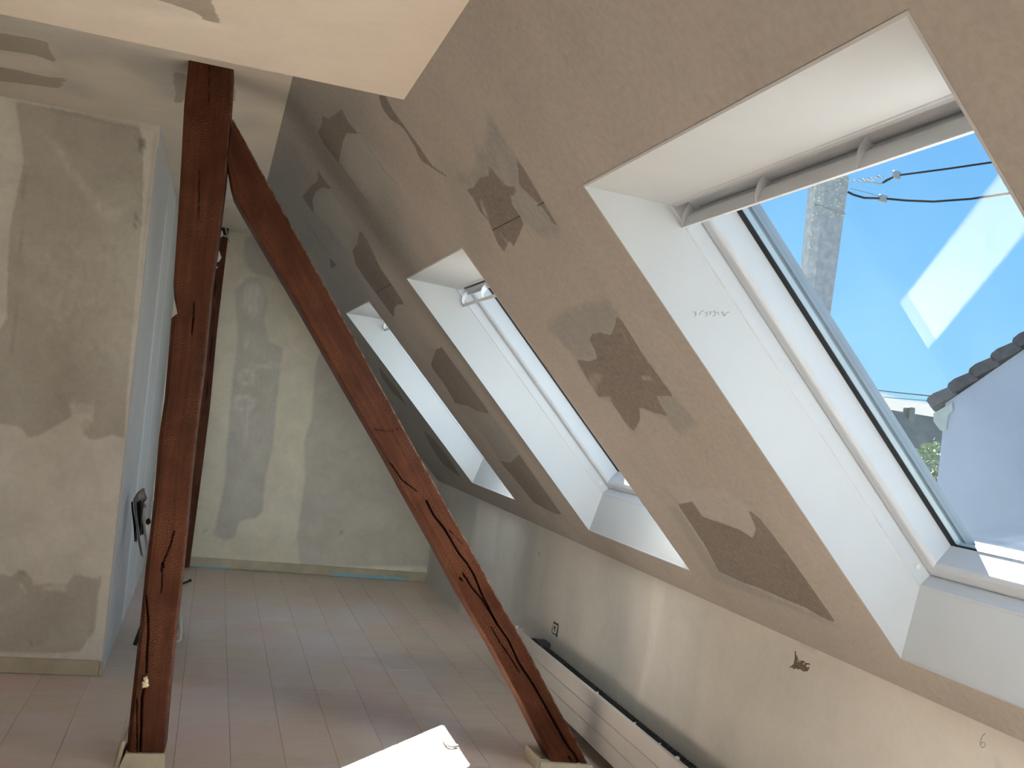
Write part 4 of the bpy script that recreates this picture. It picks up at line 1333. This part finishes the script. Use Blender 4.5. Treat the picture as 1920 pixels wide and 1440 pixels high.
# chain and the two overhead wires
def wpt(x, y, Y):
    return tuple(at_y(x, y, Y))
ca = thing('overhead_wire', wpt(1682, 328, 8.3), 'upper twisted wire chained to the top of the concrete pole', 'wire', 'overhead lines at the pole')
MB().tube([wpt(x, y, Y) for x, y, Y in ((1655, 343, 8.3), (1662, 338, 8.3), (1682, 329, 8.3), (1720, 324, 8.2), (1780, 316, 8.0), (1862, 304, 7.7), (1960, 288, 7.3))], .011, 6).build('cable', MAT_CABLE, ca)
MB().tube([wpt(x, y, 8.3) for x, y in ((1682, 329), (1672, 335), (1660, 342), (1650, 345), (1636, 342), (1618, 341))], .007, 6).build('tail', MAT_STEEL, ca)
MB().bbox(*[q for p in zip(np.array(wpt(1676, 333, 8.28)), np.array(wpt(1690, 322, 8.28)) + np.array([0, .03, 0])) for q in sorted(p)], .003).build('clamp', MAT_STEEL, ca)
for k, (x, y) in enumerate(((1604, 341), (1612, 339), (1620, 338), (1628, 337), (1636, 336), (1644, 334), (1651, 332))):
    c = Vector(wpt(x, y, 8.29))
    pts = []
    for i in range(11):
        a = 2 * math.pi * i / 10
        w_ = Vector((math.cos(a) * .026, 0, math.sin(a) * .012)) if k % 2 == 0 else Vector((math.cos(a) * .026, math.sin(a) * .012, .01))
        pts.append(c + w_)
    MB().tube(pts, .005, 5, False).build('chain_link', MAT_STEEL, ca)
cb = thing('overhead_wire', wpt(1656, 373, 8.3), 'lower sagging wire running from the concrete pole', 'wire', 'overhead lines at the pole')
MB().tube([wpt(x, y, Y) for x, y, Y in ((1590, 360, 8.3), (1600, 365, 8.3), (1620, 371, 8.3), (1656, 372, 8.3), (1700, 376, 8.2), (1750, 378, 8.1), (1820, 373, 7.9), (1888, 363, 7.7), (1990, 346, 7.3))], .011, 6).build('cable', MAT_CABLE, cb)
MB().tube([wpt(x, y, 8.3) for x, y in ((1594, 353), (1625, 361), (1656, 371))], .004, 5).build('stay', MAT_STEEL, cb)
MB().bbox(*[q for p in zip(np.array(wpt(1650, 377, 8.28)), np.array(wpt(1665, 367, 8.28)) + np.array([0, .03, 0])) for q in sorted(p)], .003).build('clamp', MAT_STEEL, cb)
WIRES = []
for nm, lab, a, b, r in (('distant_wire', 'thin dark wire against the sky above the far dark roof, upper of two', (1600, 726), (1790, 747), .010), ('distant_wire', 'fainter thin wire just below the upper distant one, above the dark roof', (1600, 739), (1790, 755), .006)):
    t_ = thing(nm, wpt(*a, 18), lab, 'wire')
    WIRES.append((t_, a, b, r))

# neighbouring house: pale gable end with dark verge tiles; the ridge runs away from the viewer
HD = np.array([math.sin(math.radians(49)), math.cos(math.radians(49)), 0])      # along the ridge
HE = np.array([HD[1], -HD[0], 0])                                             # across the gable
r_ = ray(1768, 800)
HP = EYE + r_ * (13.2 / np.hypot(r_[0], r_[1]))
def at_gable(x, y, off=0.0):
    r = ray(x, y)
    return EYE + r * (((HP - EYE) @ HD - off) / (r @ HD))
ev, rk = at_gable(1742, 757), at_gable(1922, 632)
dirv = (rk - ev) / np.linalg.norm(rk - ev)
run = dirv @ HE
pitch = dirv[2] / run
e0_, half = HP @ HE, 5.2
hs = thing('house', (float(HP[0]), float(HP[1]), gz), 'neighbouring pale rendered house whose gable fills the corner of the largest roof window', 'house')
def hpt(e, z, d=0.0):
    return HP * np.array([1, 1, 0]) + HE * (e - e0_) + HD * d + np.array([0, 0, z])
def rake_z(e):
    return ev[2] + (e - ev @ HE) * pitch
mb = MB()
mb.prism([hpt(e0_, gz), hpt(e0_ + 2 * half, gz), hpt(e0_ + 2 * half, rake_z(e0_) - .15), hpt(e0_ + half, rake_z(e0_ + half) - .15), hpt(e0_, rake_z(e0_) - .15)], np.zeros(3), HD * 9.0)
mb.build('wall', MAT_RENDER, hs)
nrm = HE * -dirv[2] + np.array([0, 0, run])
ea, eb = ev @ HE, e0_ + half
for sgn in (1, -1):
    mb = MB()
    q0 = hpt(ea if sgn > 0 else 2 * eb - ea, ev[2] - .02)
    q1 = hpt(eb, rake_z(eb) - .02)
    nn = HE * -dirv[2] * sgn + np.array([0, 0, run])
    mb.prism([q0, q1, q1 - nn * .09, q0 - nn * .09], HD * .05, HD * 9.0)
    mb.build('roof_slope', MAT_TILE, hs)
step = np.linalg.norm(at_gable(1781, 730) - at_gable(1742, 757))
sec = [(0, -.060), (0, .036), (.035, .060), (.12, .066), (step + .03, .018), (step + .03, -.105)]
for k in range(int((eb - ea) / (step * run))):
    p0 = ev + dirv * (step * k)
    MB().prism([p0 + dirv * a + nrm * b for a, b in sec], HD * -.07, HD * .25).build('verge_tile', MAT_TILE, hs)
for t_, a, b, r in WIRES:                       # both run to the hidden flank of this house
    q0, q1 = np.array(wpt(*a, 18)), at_gable(*b, -2.5)
    MB().tube([tuple(q0), tuple((q0 + q1) / 2 - np.array([0, 0, .01])), tuple(q1)], r, 6).build('cable', MAT_CABLE, t_)
MB().prism([at_gable(*p, .03) for p in ((1750, 775), (1785, 755), (1787, 770), (1778, 778), (1774, 806), (1762, 806), (1750, 790))], np.zeros(3), HD * 8.9).build('eave_box', MAT_FASCIA, hs)

# dark roof further off, with a chimney, and a leafy tree in front of it
YD = 27.0
d_l, d_r = at_y(1600, 757, YD), at_y(1800, 790, YD)
fh = thing('far_house', (float(d_l[0]), YD, gz), 'distant house with a big plain dark roof and one stub chimney, below the clouds', 'house')
mb = MB()
e = np.array([0, -5.5, -6.0])
xl, xr = d_l + (d_l - d_r) * .8, d_r + (d_r - d_l) * .8
mb.prism([tuple(xl), tuple(xr), tuple(xr + e), tuple(xl + e)], np.zeros(3), np.array([0, .25, -.1]))
mb.build('roof', MAT_ROOF, fh)
mb = MB()
mb.box(xl[0] + .3, xr[0] - .3, YD - 5.0, YD + 5, gz, xl[2] - 5.7)
mb.prism([(xl[0] + .3, YD - 4.9, xl[2] - 5.7), (xl[0] + .3, YD + .2, xl[2] - .4), (xl[0] + .3, YD + 5, xl[2] - 5.7)], np.zeros(3), np.array([.2, 0, 0]))
mb.build('wall', MAT_RENDER, fh)
c = at_y(1713, 772, YD - .3)
MB().bbox(c[0] - .11, c[0] + .11, YD - .25, YD + .1, c[2] - .6, c[2] + .14, .02).build('chimney', MAT_ROOF, fh)
YT = 20.0
tcen = at_y(1739, 880, YT)
tree = thing('tree', (float(tcen[0]), YT, gz), 'leafy tree catching sunlight in front of the distant dark roof', 'tree')
MB().tube([(tcen[0], YT, gz), (tcen[0] + .05, YT, -3.5), (tcen[0] - .03, YT, -1.8), (tcen[0], YT, tcen[2])], [.16, .13, .10, .05], 8).build('trunk', MAT_CONC, tree)
v, f = [], []
for k in range(2600):
    while True:
        q = rng.normal(size=3)
        q *= (rng.random() ** .33) / np.linalg.norm(q)
        if q[2] < .99:
            break
    ctr = np.array([tcen[0] + q[0] * .55, YT + q[1] * .6, tcen[2] - .75 + q[2] * 1.55 * (1.0 - .25 * abs(q[0]))])
    a = rng.normal(size=3)
    a /= np.linalg.norm(a)
    b = np.cross(a, rng.normal(size=3))
    b /= np.linalg.norm(b)
    l_, w_ = .06 + .04 * rng.random(), .028
    n0 = len(v)
    v += [tuple(ctr - a * l_), tuple(ctr + b * w_), tuple(ctr + a * l_), tuple(ctr - b * w_)]
    f.append((n0, n0 + 1, n0 + 2, n0 + 3))
fo = mesh_obj('foliage', v, f, MAT_LEAF, tree)
fo['kind'] = 'stuff'
